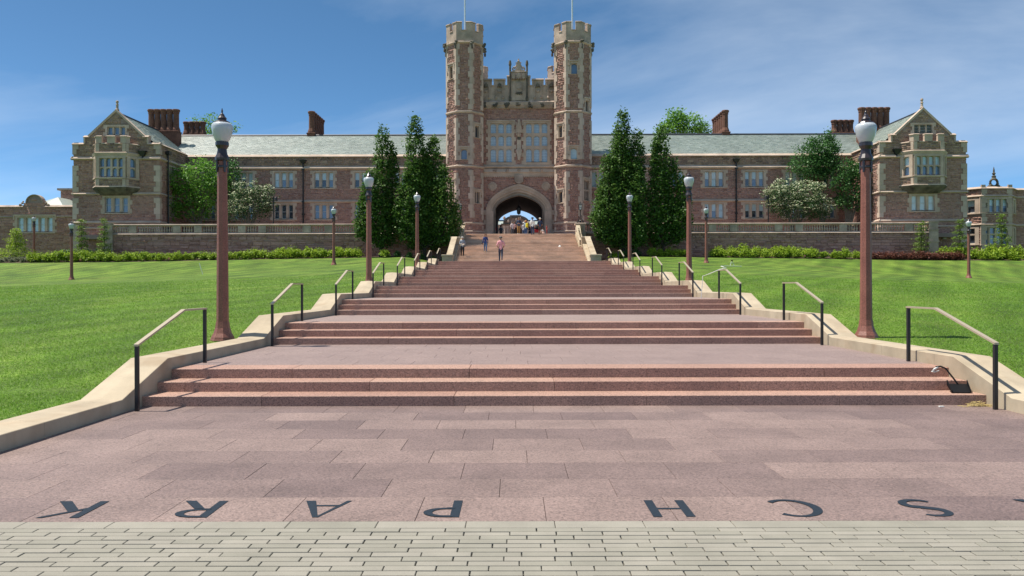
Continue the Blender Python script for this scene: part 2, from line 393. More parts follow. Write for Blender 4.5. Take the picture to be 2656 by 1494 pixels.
def lawn_material():
    m = mat('mown_grass', [(0.062, 0.126, 0.013), (0.106, 0.184, 0.020), (0.160, 0.232, 0.034)], nscale=0.45, detail=9, rough=0.75, spec=0.25,
            grain=0.5, gscale=22.0, stain=0.42, sscale=0.5, bump=1.0, bscale=30.0, stretch=(1.0, 0.55, 1.0))
    t = m.node_tree; nd = t.nodes; L = t.links; b = nd['Principled BSDF']
    src = b.inputs['Base Color'].links[0].from_socket
    geo = [n for n in nd if n.type == 'NEW_GEOMETRY'][0]
    # mowing stripes that run up the slope, and a few dry patches
    w = nd.new('ShaderNodeTexWave'); w.wave_type = 'BANDS'; w.inputs['Scale'].default_value = 0.21; w.inputs['Distortion'].default_value = 1.6
    w.inputs['Detail'].default_value = 2.0
    mp_ = nd.new('ShaderNodeMapping'); mp_.inputs['Rotation'].default_value = (0, 0, R(28)); L.new(geo.outputs['Position'], mp_.inputs[0]); L.new(mp_.outputs[0], w.inputs['Vector'])
    mr = nd.new('ShaderNodeMapRange'); mr.inputs[3].default_value = 0.86; mr.inputs[4].default_value = 1.14; L.new(w.outputs[1], mr.inputs[0])
    mx = nd.new('ShaderNodeMix'); mx.data_type = 'RGBA'; mx.blend_type = 'MULTIPLY'; mx.inputs[0].default_value = 1.0
    L.new(src, mx.inputs[6]); L.new(mr.outputs[0], mx.inputs[7])
    dn = nd.new('ShaderNodeTexNoise'); dn.inputs['Scale'].default_value = 0.16; dn.inputs['Detail'].default_value = 8.0; dn.inputs['Roughness'].default_value = 0.7
    L.new(geo.outputs['Position'], dn.inputs['Vector'])
    dr = nd.new('ShaderNodeMapRange'); dr.inputs[1].default_value = 0.60; dr.inputs[2].default_value = 0.80; dr.inputs[4].default_value = 0.75; L.new(dn.outputs[0], dr.inputs[0])
    m2 = nd.new('ShaderNodeMix'); m2.data_type = 'RGBA'; m2.inputs[7].default_value = (0.21, 0.20, 0.07, 1)
    L.new(dr.outputs[0], m2.inputs[0]); L.new(mx.outputs[2], m2.inputs[6]); L.new(m2.outputs[2], b.inputs['Base Color'])
    return m
MAT['lawn'] = lawn_material()

def grid_sheet(name, xs, ys, zf, m):
    v = [(x, y, zf(x, y)) for y in ys for x in xs]; nx = len(xs)
    q = [(j * nx + i, j * nx + i + 1, (j + 1) * nx + i + 1, (j + 1) * nx + i) for j in range(len(ys) - 1) for i in range(nx - 1)]
    o = bpy.data.objects.new(name, np_mesh(name, v, quads=q, mat=m, smooth=True)); COL.objects.link(o)
    return tag(o, kind='structure')

g = MB().add([(-3000, -3000, -0.5), (3000, -3000, -0.5), (3000, 3000, -0.5), (-3000, 3000, -0.5)], [(0, 1, 2, 3)]).build('ground', MAT['lawn'])
tag(g, kind='structure')
ys = list(np.arange(4.0, 93.0, 0.75))
grid_sheet('lawn_left', [XC - 6.31 - d for d in np.concatenate([np.arange(0, 12, 0.5), np.arange(12, 80, 1.5)])], ys, lawn_z, MAT['lawn'])
grid_sheet('lawn_right', [XC + 6.31 + d for d in np.concatenate([np.arange(0, 12, 0.5), np.arange(12, 80, 1.5)])], ys, lawn_z, MAT['lawn'])
bed_y = list(np.arange(75.6, 79.2, 0.4))
bz = lambda x, y: lawn_z(x, y) + 0.05 * min(1, (y - 75.5) * 2) + 0.03 * math.sin(x * 3.1)
grid_sheet('planting_bed', list(np.arange(-60, XC - 6.9, 0.7)), bed_y, bz, MAT['soil'])
grid_sheet('planting_bed', list(np.arange(XC + 7.0, 62, 0.7)), bed_y, bz, MAT['soil'])
t_ = MB().box(-43.6, 45.0, 80.25, 104.5, TERR - 0.4, TERR - 0.005)
t_.build('terrace', MAT['landing'])
tag(bpy.data.objects['terrace'], kind='structure')
c_ = MB().box(-160, 160, 104.5, 420, TERR - 0.4, TERR - 0.004).build('courtyard', MAT['landing']); tag(c_, kind='structure')

# ------------------------------------------------------------------ pavers before the plaza
pave = empty('pavement', (0, 4.5, -0.03)); tag(pave, kind='structure')
MB().box(-60, 60, -25, 5.515, -0.2, -0.022).build('joint_bed', MAT['grout'], pave)
pl_, pw = 0.3045, 0.0808
pm = [MB().box(0.0015 * k, pl_ - 0.006, 0.0055, pw - 0.005 - 0.0006 * k, -0.06, 0.0, 0.003).mesh('paver', MAT['paver']) for k in range(3)]
OFFS = [0.0]
for _ in range(60): OFFS.append((OFFS[-1] + random.choice((0.30, 0.36, 0.42, 0.58, 0.65, 0.70))) % 1.0)
y = 5.36 - pw; row = 0
while y > 4.30:
    half = 1345 * (y + pw) / FPX + 0.18
    off = OFFS[row] * pl_
    x = -math.ceil(half / pl_) * pl_ + off - pl_ * 0.5
    while x < half:
        if x + pl_ > -half:
            place('paver', random.choice(pm), (x, y + random.uniform(-.0015, .0015), random.uniform(-.0015, .0015)), pave)
        x += pl_
    y -= pw; row += 1
# pavers of the near ground outside the picture, one sheet of real pieces
mb = MB()
for r_ in range(0, 40):
    yy = 5.36 - pw * (r_ + 1)
    half = 1345 * (yy + pw) / FPX + 0.18
    off = OFFS[r_] * pl_
    x = -math.ceil(7 / pl_) * pl_ + off - pl_ * 0.5
    while x < 8:
        seen = yy > 4.30 and x + pl_ > -half - 1e-6 and x < half
        if not seen: mb.box(x, x + pl_ - 0.006, yy + 0.0055, yy + pw - 0.005, -0.06, 0.0)
        x += pl_
o = mb.build('outer_pavers', MAT['paver'], pave); tag(o, kind='stuff')
bm_ = MB().box(0.002, 0.607, 0, 0.150, -0.06, 0.0, 0.004).mesh('border_slab', MAT['paver'])
for i in range(-8, 9): place('border_slab', bm_, (i * 0.609 + 0.28, 5.362, 0.001), pave)

# ------------------------------------------------------------------ granite plaza
plaza = empty('plaza', (XC, 8.0, 0.0)); tag(plaza, kind='structure')
MB().box(XC - HW - 0.2, XC + HW + 0.2, 5.514, Y1 + 0.3, -0.2, -0.012).build('joint_bed', MAT['slabjoint'], plaza)
rows = [5.516, 6.15, 6.73, 7.35, 7.91, 8.52, 9.11, 9.71, 10.30, 10.872]
SW = 0.914
def slab_rows(rows, parent, z, x0, x1, name='paving_slab', mk='slab'):
    cache = {}
    for j in range(len(rows) - 1):
        ya, yb = rows[j], rows[j + 1]
        x = x0 - SW * ((j * 0.37 + 0.2) % 1.0)
        while x < x1 - 0.02:
            a, b = max(x, x0), min(x + SW, x1)
            if b - a > 0.03:
                k = (round(b - a, 3), round(yb - ya, 3))
                if k not in cache:
                    cache[k] = MB().box(0.0018, b - a - 0.0018, 0.0018, yb - ya - 0.0018, -0.05, 0.0, 0.002).mesh(name, MAT[mk])
                place(name, cache[k], (a, ya, z + random.uniform(-.0008, .0008)), parent)
            x += SW
slab_rows(rows, plaza, 0.0, XC - HW, XC + HW)
# inlaid letters, read from the head of the stairs
LET = [('K', -3.26), ('R', -2.33), ('A', -1.40), ('P', -0.52), ('H', 1.13), ('C', 2.07), ('S', 3.0), ('R', 3.93)]
def arc(cx, cy, rx, ry, a0, a1, n=16): return [(cx + rx * math.cos(R(a0 + (a1 - a0) * i / n)), cy + ry * math.sin(R(a0 + (a1 - a0) * i / n))) for i in range(n + 1)]
def band(outer, inner): return [[outer[i], outer[i + 1], inner[i + 1], inner[i]] for i in range(len(outer) - 1)]
def stroke(pts, ws):
    out = []
    L_, R_ = [], []
    for i, (x, y_) in enumerate(pts):
        a, b = pts[max(0, i - 1)], pts[min(len(pts) - 1, i + 1)]; dx_, dy_ = b[0] - a[0], b[1] - a[1]; l = math.hypot(dx_, dy_); w = ws[i] / 2
        L_.append((x - dy_ / l * w, y_ + dx_ / l * w)); R_.append((x + dy_ / l * w, y_ - dx_ / l * w))
    return band(L_, R_)
Q4 = lambda *p: [list(p)]
bowl = lambda cy, ry, th=.085: band(arc(.24, cy, .36, ry, -90, 90), arc(.24, cy, .36 - .145, ry - th, -90, 90)) + Q4((.1, cy + ry), (.24, cy + ry), (.24, cy + ry - th), (.1, cy + ry - th)) + Q4((.1, cy - ry), (.24, cy - ry), (.24, cy - ry + th), (.1, cy - ry + th))
sp = arc(.31, .745, .235, .215, 40, 250, 14) + [(.33, .49)] + arc(.31, .265, .255, .23, 75, -150, 14)[2:]
GLY = {'H': Q4((0, 0), (.15, 0), (.15, 1), (0, 1)) + Q4((.53, 0), (.68, 0), (.68, 1), (.53, 1)) + Q4((.15, .48), (.53, .48), (.53, .56), (.15, .56)),
       'K': Q4((0, 0), (.15, 0), (.15, 1), (0, 1)) + Q4((.15, .42), (.15, .54), (.58, 1), (.70, 1)) + Q4((.24, .54), (.37, .64), (.86, 0), (.64, 0)),
       'R': Q4((0, 0), (.15, 0), (.15, 1), (0, 1)) + bowl(.745, .255) + Q4((.22, .49), (.38, .51), (.74, 0), (.55, 0)),
       'P': Q4((0, 0), (.15, 0), (.15, 1), (0, 1)) + bowl(.725, .275),
       'A': Q4((0, 0), (.09, 0), (.40, .96), (.36, 1)) + Q4((.36, 1), (.45, 1), (.80, 0), (.63, 0)) + Q4((.17, .27), (.60, .27), (.57, .35), (.19, .35)),
       'C': band(arc(.46, .5, .46, .52, 48, 312, 24), arc(.47, .5, .31, .435, 42, 318, 24)),
       'S': stroke(sp, [.07 + .085 * math.sin(math.pi * i / (len(sp) - 1)) for i in range(len(sp))])}
for ch, x in LET:
    m = MB(); us = [p[0] for q in GLY[ch] for p in q]; uc = (min(us) + max(us)) / 2
    for k, q in enumerate(GLY[ch]): m.add([(-(u - uc) * 0.44, -v * 0.435, 0.00012 * k) for u, v in q], [(0, 1, 2, 3)])
    place('inlaid_letter', m.mesh('inlaid_letter', MAT['letter']), (x, 6.04, 0.0035), plaza)

# ------------------------------------------------------------------ new granite stairs, eight flights of three
stairs = empty('stairs', (XC, Y1, 0)); tag(stairs, kind='structure')
BL = 2.63
cache = {}
for f in range(NFL):
    yf = Y1 + PER * f
    for s in range(3):
        z = RIS * (3 * f + s + 1); ya = yf + TRD * s
        dep = TRD if s < 2 else TRD + 0.12
        x0, x1 = XC - HW, XC + HW
        j = x0 + BL * ((0.62 + 0.53 * s + 0.31 * f) % 1.0)
        cuts = [x0] + [c for c in np.arange(j, x1, BL) if c - x0 > 0.15 and x1 - c > 0.15] + [x1]
        for a, b in zip(cuts[:-1], cuts[1:]):
            k = (round(b - a, 3), round(dep, 3))
            if k not in cache:
                cache[k] = MB().box(0.0025, b - a - 0.0025, 0, dep - 0.003, -RIS - 0.04, 0.0, 0.006).mesh('step_block', MAT['step'])
            place('step_block', cache[k], (a, ya + random.uniform(-.002, .002), z), stairs)
    yb = yf + PER if f < NFL - 1 else 66.6
    ya = yf + 2 * TRD + TRD + 0.12
    if f == 0:
        MB().box(XC - HW, XC + HW, ya, yb + 0.3, z - 0.5, z - 0.012).build('joint_bed', MAT['slabjoint'], stairs)
        n = 7; slab_rows([ya + (yb - ya) * i / n for i in range(n + 1)], stairs, z, XC - HW, XC + HW, mk='landslab')
    elif f < NFL - 1:
        MB().box(XC - HW, XC + HW, ya, yb + 0.02, z - 0.5, z - 0.002).build('landing', MAT['landing'], stairs)
    else:      # the long head landing falls gently towards the stairs
        za_, zb_ = z - 0.002, z + PLAT * (yb + 0.9 - ya)
        MB().add([(XC - HW, ya, z - .5), (XC + HW, ya, z - .5), (XC + HW, yb + .9, z - .5), (XC - HW, yb + .9, z - .5),
                  (XC - HW, ya, za_), (XC + HW, ya, za_), (XC + HW, yb + .9, zb_), (XC - HW, yb + .9, zb_)], BOXF).build('landing', MAT['landing'], stairs)

# ------------------------------------------------------------------ kerbs beside the stairs
KH = 0.172
def kerb_top(y):
    pts = [(-50, KH)]
    for f in range(NFL):
        yf = Y1 + PER * f
        pts += [(yf - 0.55, KH + 3 * RIS * f), (yf + 0.82, KH + 3 * RIS * (f + 1))]
    pts.append((400, KH + ZTOP))
    for (a, za), (b, zb) in zip(pts[:-1], pts[1:]):
        if a <= y <= b: return za + (zb - za) * (y - a) / (b - a)
def make_kerb(s, label):
    xi = XC + s * HW; xo = XC + s * (HW + KW)
    k = empty('kerb', (xo, Y1, 0)); tag(k, label, 'kerb')
    brk = sorted([b for f in range(NFL) for b in (Y1 + PER * f - 0.55, Y1 + PER * f + 0.82)])
    joints = [3.0, 4.9, 6.75, 8.6]
    for f in range(NFL):
        yf = Y1 + PER * f
        joints += [yf - 0.86, yf + 1.35] + ([yf + 3.1] if f < NFL - 1 else [yf + 2.2])
    for a, b in zip(joints[:-1], joints[1:]):
        yy = [a + 0.002] + [q for q in brk if a < q < b] + [b - 0.002]
        v, fs = [], []
        for y_ in yy:
            zt = kerb_top(y_); zb = zt - 0.95
            v += [(xi, y_, zb), (xi, y_, zt - 0.006), (xi + s * 0.006, y_, zt), ((xi + xo) / 2, y_, zt + 0.018), (xo - s * 0.006, y_, zt), (xo, y_, zt - 0.006), (xo, y_, zb)]
        n = 7
        for i in range(len(yy) - 1):
            for q in range(n):
                fs.append((i * n + q, i * n + (q + 1) % n, (i + 1) * n + (q + 1) % n, (i + 1) * n + q))
        fs.append(tuple(range(n))[::-1]); fs.append(tuple(range((len(yy) - 1) * n, len(yy) * n)))
        MB().add(v, fs).build('kerb_stone', MAT['kerb'], k)
make_kerb(-1, 'tan limestone kerb stepping up along the left side of the stairs')
make_kerb(1, 'tan limestone kerb stepping up along the right side of the stairs')

# ------------------------------------------------------------------ hand rails
def make_rail():
    t = empty('handrail', (0, 0, 0))
    h = 0.855
    for y_, z in ((0.0, 0.0), (2.30, 3 * RIS)):
        MB().box(-0.023, 0.023, y_ - 0.023, y_ + 0.023, z - 0.01, z + h).build('post', MAT['iron'], t)
    w = 0.030
    p = [(-0.03, h + 0.0), (1.47, h + 3 * RIS), (2.33, h + 3 * RIS)]
    v = []
    for y_, z in p: v += [(-w, y_, z), (w, y_, z), (w, y_, z + 0.026), (-w, y_, z + 0.026)]
    fs = [(i * 4 + q, i * 4 + (q + 1) % 4, (i + 1) * 4 + (q + 1) % 4, (i + 1) * 4 + q) for i in range(2) for q in range(4)] + [(3, 2, 1, 0), (8, 9, 10, 11)]
    MB().add(v, fs).build('rail', MAT['rail'], t)
    return t
ORD = ['first', 'second', 'third', 'fourth', 'fifth', 'sixth', 'seventh', 'eighth']
rail0 = make_rail()
first = True
for s, side in ((-1, 'left'), (1, 'right')):
    for f in range(NFL):
        o = rail0 if first else copy_tree(rail0); first = False
        o.location = (XC + s * 5.635, 10.46 + PER * f, RIS * 3 * f)
        ln = 'nearest' if f == 0 else ('farthest, topmost' if f == NFL - 1 else ORD[f] + ' from the plaza,')
        tag(o, f'{ln} black-posted brass handrail on the {side} side of the stairs', 'handrail', 'handrails along the stairs')
# ------------------------------------------------------------------ masonry tools
class SF:
    """field of rough ashlar: every stone its own little block, its face uneven"""
    def __init__(s): s.v = []; s.q = []
    def stone(s, P, a, b, c, d, pr, rg):
        i0 = len(s.v); g = 0.012; e = min(0.03, (b - a) * 0.2, (d - c) * 0.22)
        for (u, v) in ((a + g, c + g), (b - g, c + g), (b - g, d - g), (a + g, d - g)): s.v.append(P(u, v, 0.0))
        for k, (u, v) in enumerate(((a + e, c + e), (b - e, c + e), (b - e, d - e), (a + e, d - e))):
            lean = 0.0 if k < 2 else -rg * 0.9
            s.v.append(P(u + rg * random.uniform(-.3, .3), v, pr + lean + random.uniform(-rg, rg)))
        s.q += [(i0 + 4, i0 + 5, i0 + 6, i0 + 7)] + [(i0 + k, i0 + (k + 1) % 4, i0 + (k + 1) % 4 + 4, i0 + k + 4) for k in range(4)]
    def field(s, P, u0, u1, v0, v1, holes=(), h=(0.15, 0.30), l=(0.30, 0.85), pr=0.045, rg=0.018, keep=None):
        br = sorted(set([v0, v1] + [x for hh in holes for x in (hh[2], hh[3]) if v0 < x < v1]))
        for va, vb in zip(br[:-1], br[1:]):
            if vb - va < 0.04: continue
            n = max(1, round((vb - va) / random.uniform(*h)))
            cuts = [va] + sorted(va + (vb - va) * (i + random.uniform(-.22, .22)) / n for i in range(1, n)) + [vb]
            for ca, cb in zip(cuts[:-1], cuts[1:]):
                seg = [(u0, u1)]; mid = (ca + cb) / 2
                for hh in holes:
                    if hh[2] < mid < hh[3]:
                        ns = []
                        for a, b in seg:
                            if hh[1] <= a or hh[0] >= b: ns.append((a, b)); continue
                            if hh[0] > a: ns.append((a, hh[0]))
                            if hh[1] < b: ns.append((hh[1], b))
                        seg = ns
                for a, b in seg:
                    x = a
                    while x < b - 0.03:
                        w = random.uniform(*l) * (0.7 + 1.2 * min(1, (cb - ca) / 0.3) * 0.5)
                        e = min(b, x + w)
                        if b - e < 0.16: e = b
                        if keep is None or keep(x, e, ca, cb):
                            if (cb - ca) > 0.24 and random.random() < 0.3 and e - x > 0.3:
                                m = ca + (cb - ca) * random.uniform(.4, .6)
                                s.stone(P, x, e, ca, m, pr * random.uniform(.6, 1.3), rg); s.stone(P, x, e, m, cb, pr * random.uniform(.6, 1.3), rg)
                            else: s.stone(P, x, e, ca, cb, pr * random.uniform(.6, 1.3), rg)
                        x = e
        return s
    def build(s, name, m, parent, parts=0, piece='stone', per=5):
        if parts:      # the largest pieces stand as parts of their own
            V = np.asarray(s.v); nst = len(s.q) // per; Q = np.asarray(s.q).reshape(nst, per, 4)
            f = Q[:, 0]; area = np.linalg.norm(np.cross(V[f[:, 1]] - V[f[:, 0]], V[f[:, 3]] - V[f[:, 0]]), axis=1) / (V[f[:, 0]][:, 1] ** 2)
            big = np.argsort(-area)[:parts]; mo = as_object_random(m, m.name + '_piece')
            for i in big:
                ids = np.unique(Q[i]); c = V[ids].mean(0); re_ = {int(a): k for k, a in enumerate(ids)}
                me = bpy.data.meshes.new(piece); me.from_pydata([tuple(V[a] - c) for a in ids], [], [tuple(re_[int(a)] for a in q) for q in Q[i]]); me.materials.append(mo)
                place(piece, me, c, parent)
            keep_ = np.ones(nst, bool); keep_[big] = False
            s.q = Q[keep_].reshape(-1, 4).tolist()
        v = np.asarray(s.v, dtype=np.float32) - np.array(org(parent), dtype=np.float32)
        o = bpy.data.objects.new(name, np_mesh(name, v, quads=s.q, mat=m)); COL.objects.link(o)
        o.parent = parent; ORG[o.name] = org(parent); tag(o, kind='stuff')
        return o
def wall_face(mb, P, u0, u1, v0, v1, holes=(), rev=0.42):
    us = sorted(set([u0, u1] + [x for h in holes for x in h[:2] if u0 < x < u1]))
    vv = sorted(set([v0, v1] + [x for h in holes for x in h[2:4] if v0 < x < v1]))
    for a, b in zip(us[:-1], us[1:]):
        for c, d in zip(vv[:-1], vv[1:]):
            mu, mv = (a + b) / 2, (c + d) / 2
            if any(h[0] < mu < h[1] and h[2] < mv < h[3] for h in holes): continue
            mb.add([P(a, c, 0), P(b, c, 0), P(b, d, 0), P(a, d, 0)], [(0, 1, 2, 3)])
    for h in holes:
        a, b, c, d = h[:4]
        mb.add([P(a, c, 0), P(b, c, 0), P(b, d, 0), P(a, d, 0), P(a, c, -rev), P(b, c, -rev), P(b, d, -rev), P(a, d, -rev)],
               [(0, 1, 5, 4), (1, 2, 6, 5), (2, 3, 7, 6), (3, 0, 4, 7), (4, 5, 6, 7)])
def arch_pts(u0, u1, v0, v1, rise, n=8):
    """outline of an arched light, from the lower left corner round"""
    w = (u1 - u0) / 2; c = (u0 + u1) / 2
    pts = [(u0, v0), (u1, v0)]
    for i in range(n + 1):
        t = math.pi * i / n
        pts.append((c + w * math.cos(t), v1 - rise + rise * (0.85 * math.sin(t) + 0.15 * (1 - abs(math.cos(t))))))
    return pts
def window(P, lights, rows, parent, glassm, arched=False, dh=False, teeth=True, hood=False, jamb=0.26, sillh=0.17, stone=None, sash='sash', rev=0.34):
    """a stone window: surround with mullions, sashes and panes. rows from the top down. returns the hole in the wall"""
    stone = stone or MAT['lime']
    U0, U1 = lights[0][0] - jamb, lights[-1][1] + jamb
    vt, vb = rows[0][1], rows[-1][0]
    VT, VB = vt + 0.20, vb - sillh
    mb = MB()
    mb.pb(P, U0, lights[0][0], VB, VT, -rev, 0.075); mb.pb(P, lights[-1][1], U1, VB, VT, -rev, 0.075)
    mb.pb(P, lights[0][0], lights[-1][1], vt, VT, -rev, 0.078)
    mb.add([P(U0 - .03, VB - .04, 0), P(U1 + .03, VB - .04, 0), P(U1 + .03, VB - .04, 0.12), P(U0 - .03, VB - .04, 0.12),
            P(U0 - .03, vb, -rev), P(U1 + .03, vb, -rev), P(U1 + .03, vb - 0.11, 0.12), P(U0 - .03, vb - 0.11, 0.12)], BOXF)
    for (a, b), (c, d) in zip(lights[:-1], lights[1:]): mb.pb(P, b, c, vb, vt, -rev, -0.03)
    for (c, d), (e, f) in zip(rows[:-1], rows[1:]):
        for (a, b) in lights: mb.pb(P, a, b, f, c, -rev, -0.045)
    if teeth:
        n = max(2, round((VT - VB) / 0.42)); hh = (VT - VB) / n
        for k in range(n):
            if k % 2 == 0:
                ex = random.uniform(.14, .24)
                mb.pb(P, U0 - ex, U0, VB + hh * k, VB + hh * (k + 1), 0.0, 0.072)
                mb.pb(P, U1, U1 + random.uniform(.14, .24), VB + hh * k, VB + hh * (k + 1), 0.0, 0.072)
    if hood:
        mb.pb(P, U0 - 0.12, U1 + 0.12, VT, VT + 0.14, 0, 0.17)
        for a in (U0 - 0.12, U1): mb.pb(P, a, a + 0.12, VT - 0.45, VT, 0, 0.15)
    sh = MB(); panes = []
    for r, (c, d) in enumerate(rows):
        for i, (a, b) in enumerate(lights):
            rise = min(0.26, (b - a) * 0.42) if arched else 0
            if arched:
                pts = arch_pts(a, b, c, d, rise); arc = pts[2:]; half = len(arc) // 2
                mb.prism(P, [(b, d)] + arc[:half + 1][::1] + [((a + b) / 2, d)], -rev, -0.06)
                mb.prism(P, [((a + b) / 2, d)] + arc[half:] + [(a, d)], -rev, -0.06)
            f = 0.045
            if sash:
                sh.pb(P, a, a + f, c, d, -0.28, -0.19); sh.pb(P, b - f, b, c, d, -0.28, -0.19)
                sh.pb(P, a + f, b - f, c, c + f * 1.3, -0.28, -0.19); sh.pb(P, a + f, b - f, d - f, d, -0.28, -0.19)
                if dh: sh.pb(P, a + f, b - f, (c + d) / 2 - f / 2, (c + d) / 2 + f / 2, -0.28, -0.18)
            if dh:
                m = (c + d) / 2
                panes += [(a, b, m, d, 0), (a, b, c, m, 1)]
            else: panes.append((a, b, c, d, r))
    w = mb.build('window', stone, parent)
    if sash: sh.build('sash', MAT[sash], w)
    for (a, b, c, d, r) in panes:
        g = glassm[r % len(glassm)]
        if isinstance(g, tuple): g = random.choice(g)
        MB().pb(P, a, b, c, d, -0.30, -0.24).build('pane', MAT[g], w)
    return (U0 + 0.02, U1 - 0.02, VB + 0.02, VT - 0.02)
def string_course(mb, P, u0, u1, v, h=0.24, pr=0.20):
    mb.moulding(P, u0, u1, [(v - h / 2, 0), (v - h / 2, 0.07), (v - h * 0.2, pr), (v, pr), (v + h * 0.75, 0.03), (v + h * 0.75, 0)])
def coping(mb, P, u0, u1, v, h=0.16, d0=-0.5, d1=0.14):
    mb.moulding(P, u0, u1, [(v - h, d0), (v - h, d1 + .05), (v - h * 0.75, d1 + .05), (v + 0.06, d1 - 0.24), (v + 0.06, d0)])

# ------------------------------------------------------------------ the old stairs up to the terrace
old = empty('upper_stairs', (XC, 67.0, ZTOP)); tag(old, kind='structure')
YB, YL, YU = 67.06, 74.7, 79.85
Z_L = 5.30
for k in range(14):
    z = ZTOP + (Z_L - ZTOP) / 14 * (k + 1); ya = YB + 0.46 * k
    d = 0.46 if k < 13 else YL - ya + 0.05
    MB().box(XC - 5.65, XC + 5.65, ya, ya + d + 0.06, z - 0.35, z - 0.001 * (k % 2), 0.008).box(XC - 5.65, XC + 5.65, ya - 0.03, ya + 0.002, z - 0.045, z - 0.004, 0.006).build('step', MAT['oldstep'], old)
for k in range(12):
    z = Z_L + (TERR - Z_L) / 12 * (k + 1); ya = YL + 0.468 * k
    d = 0.468 if k < 11 else 0.75
    MB().box(XC - 5.42, XC + 5.42, ya, ya + d + 0.06, z - 0.4, z - 0.001 * (k % 2), 0.008).box(XC - 5.42, XC + 5.42, ya - 0.03, ya + 0.002, z - 0.045, z - 0.004, 0.006).build('step', MAT['oldstep'], old)

def slope_slab(mb, x0, x1, y0, z0, y1, z1, th):
    mb.add([(x0, y0, z0 - th), (x1, y0, z0 - th), (x1, y1, z1 - th), (x0, y1, z1 - th), (x0, y0, z0), (x1, y0, z0), (x1, y1, z1), (x0, y1, z1)], BOXF)
BALU = [(0.075, 0), (0.075, 0.05), (0.045, 0.07), (0.098, 0.19), (0.088, 0.26), (0.042, 0.39), (0.062, 0.46), (0.08, 0.50), (0.08, 0.54)]
def stair_cheek(s, label):
    t = empty('stair_balustrade', (XC + s * 6.15, 67.1, ZTOP)); tag(t, label, 'balustrade', 'balustrades beside the upper stairs')
    X = lambda d: XC + s * d
    def bx(mb, d0, d1, *a): mb.box(min(X(d0), X(d1)), max(X(d0), X(d1)), *a)
    m = MB(); bx(m, 5.78, 6.66, 66.62, 67.5, 3.1, 4.22); bx(m, 5.72, 6.72, 66.56, 67.56, 4.22, 4.36, 0.03); m.build('newel_block', MAT['kerb'], t)
    sl = (Z_L - ZTOP) / (13 * 0.46)
    zA, zB = ZTOP + 0.14, Z_L + 0.06
    yA, yB = 67.5, 73.15
    m = MB(); slope_slab(m, X(5.66), X(6.40), yA, zA + 0.22, yB, zB + 0.22, 1.3); m.build('base', MAT['kerb'], t)
    m = MB(); slope_slab(m, X(5.86), X(6.36), yA, zA + 0.92, yB, zB + 0.92, 0.13); m.build('coping', MAT['kerb'], t)
    bmsh = MB().lathe((0, 0, 0), [(r, z * 1.08) for r, z in BALU], 6).mesh('baluster', MAT['kerb'])
    n = 19
    for i in range(n):
        y_ = yA + 0.2 + (yB - yA - 0.3) * i / (n - 1); z_ = zA + 0.22 + (zB - zA) * (y_ - yA) / (yB - yA)
        place('baluster', bmsh, (X(6.11), y_, z_ - 0.02), t)
    m = MB(); bx(m, 5.60, 6.42, 73.15, 73.85, 4.6, 6.12); bx(m, 5.55, 6.47, 73.1, 73.9, 6.12, 6.26, 0.03); m.build('pier', MAT['kerb'], t)
    yC, yD = 74.5, 78.5
    zC, zD = Z_L + 0.10, TERR - 0.12
    m = MB(); slope_slab(m, X(5.43), X(5.95), yC - 0.65, zC + 0.05, yD, zD + 0.2, 1.4); m.build('base', MAT['kerb'], t)
    m = MB()
    pr_ = [(yC - 0.1, zC + 0.62), (yC + 0.35, zC + 0.80), (yC + 1.3, zC + 1.0), (yC + 2.6, zC + 1.42), (yD, zD + 0.92)]
    for (a, za), (b, zb) in zip(pr_[:-1], pr_[1:]): slope_slab(m, X(5.47), X(5.88), a, za, b, zb, 0.15)
    bx(m, 5.46, 5.90, yC - 0.45, yC + 0.0, zC - 0.3, zC + 0.60)
    m.build('scrolled_coping', MAT['kerb'], t)
    for i in range(9):
        y_ = yC + 0.4 + 3.4 * i / 8; z_ = zC + 0.05 + (zD + 0.15 - zC) * (y_ - yC) / (yD - yC)
        place('baluster', bmsh, (X(5.68), y_, z_), t)
    m = MB(); bx(m, 5.44, 6.46, 78.42, 79.5, 5.0, 6.98); bx(m, 5.50, 6.40, 78.5, 79.42, 6.98, 7.78); bx(m, 5.40, 6.50, 78.4, 79.52, 7.78, 7.94, 0.04)
    bx(m, 5.44, 6.46, 78.44, 79.48, 6.9, 7.02); m.build('pedestal', MAT['lime'], t)
    m = MB(); bx(m, 5.68, 6.22, 78.47, 78.49, 7.12, 7.66); m.build('sunk_panel', MAT['kerb'], t)
    return t
stair_cheek(-1, 'pale stone balustrade on the left side of the brown upper stairs')
stair_cheek(1, 'pale stone balustrade on the right side of the brown upper stairs')

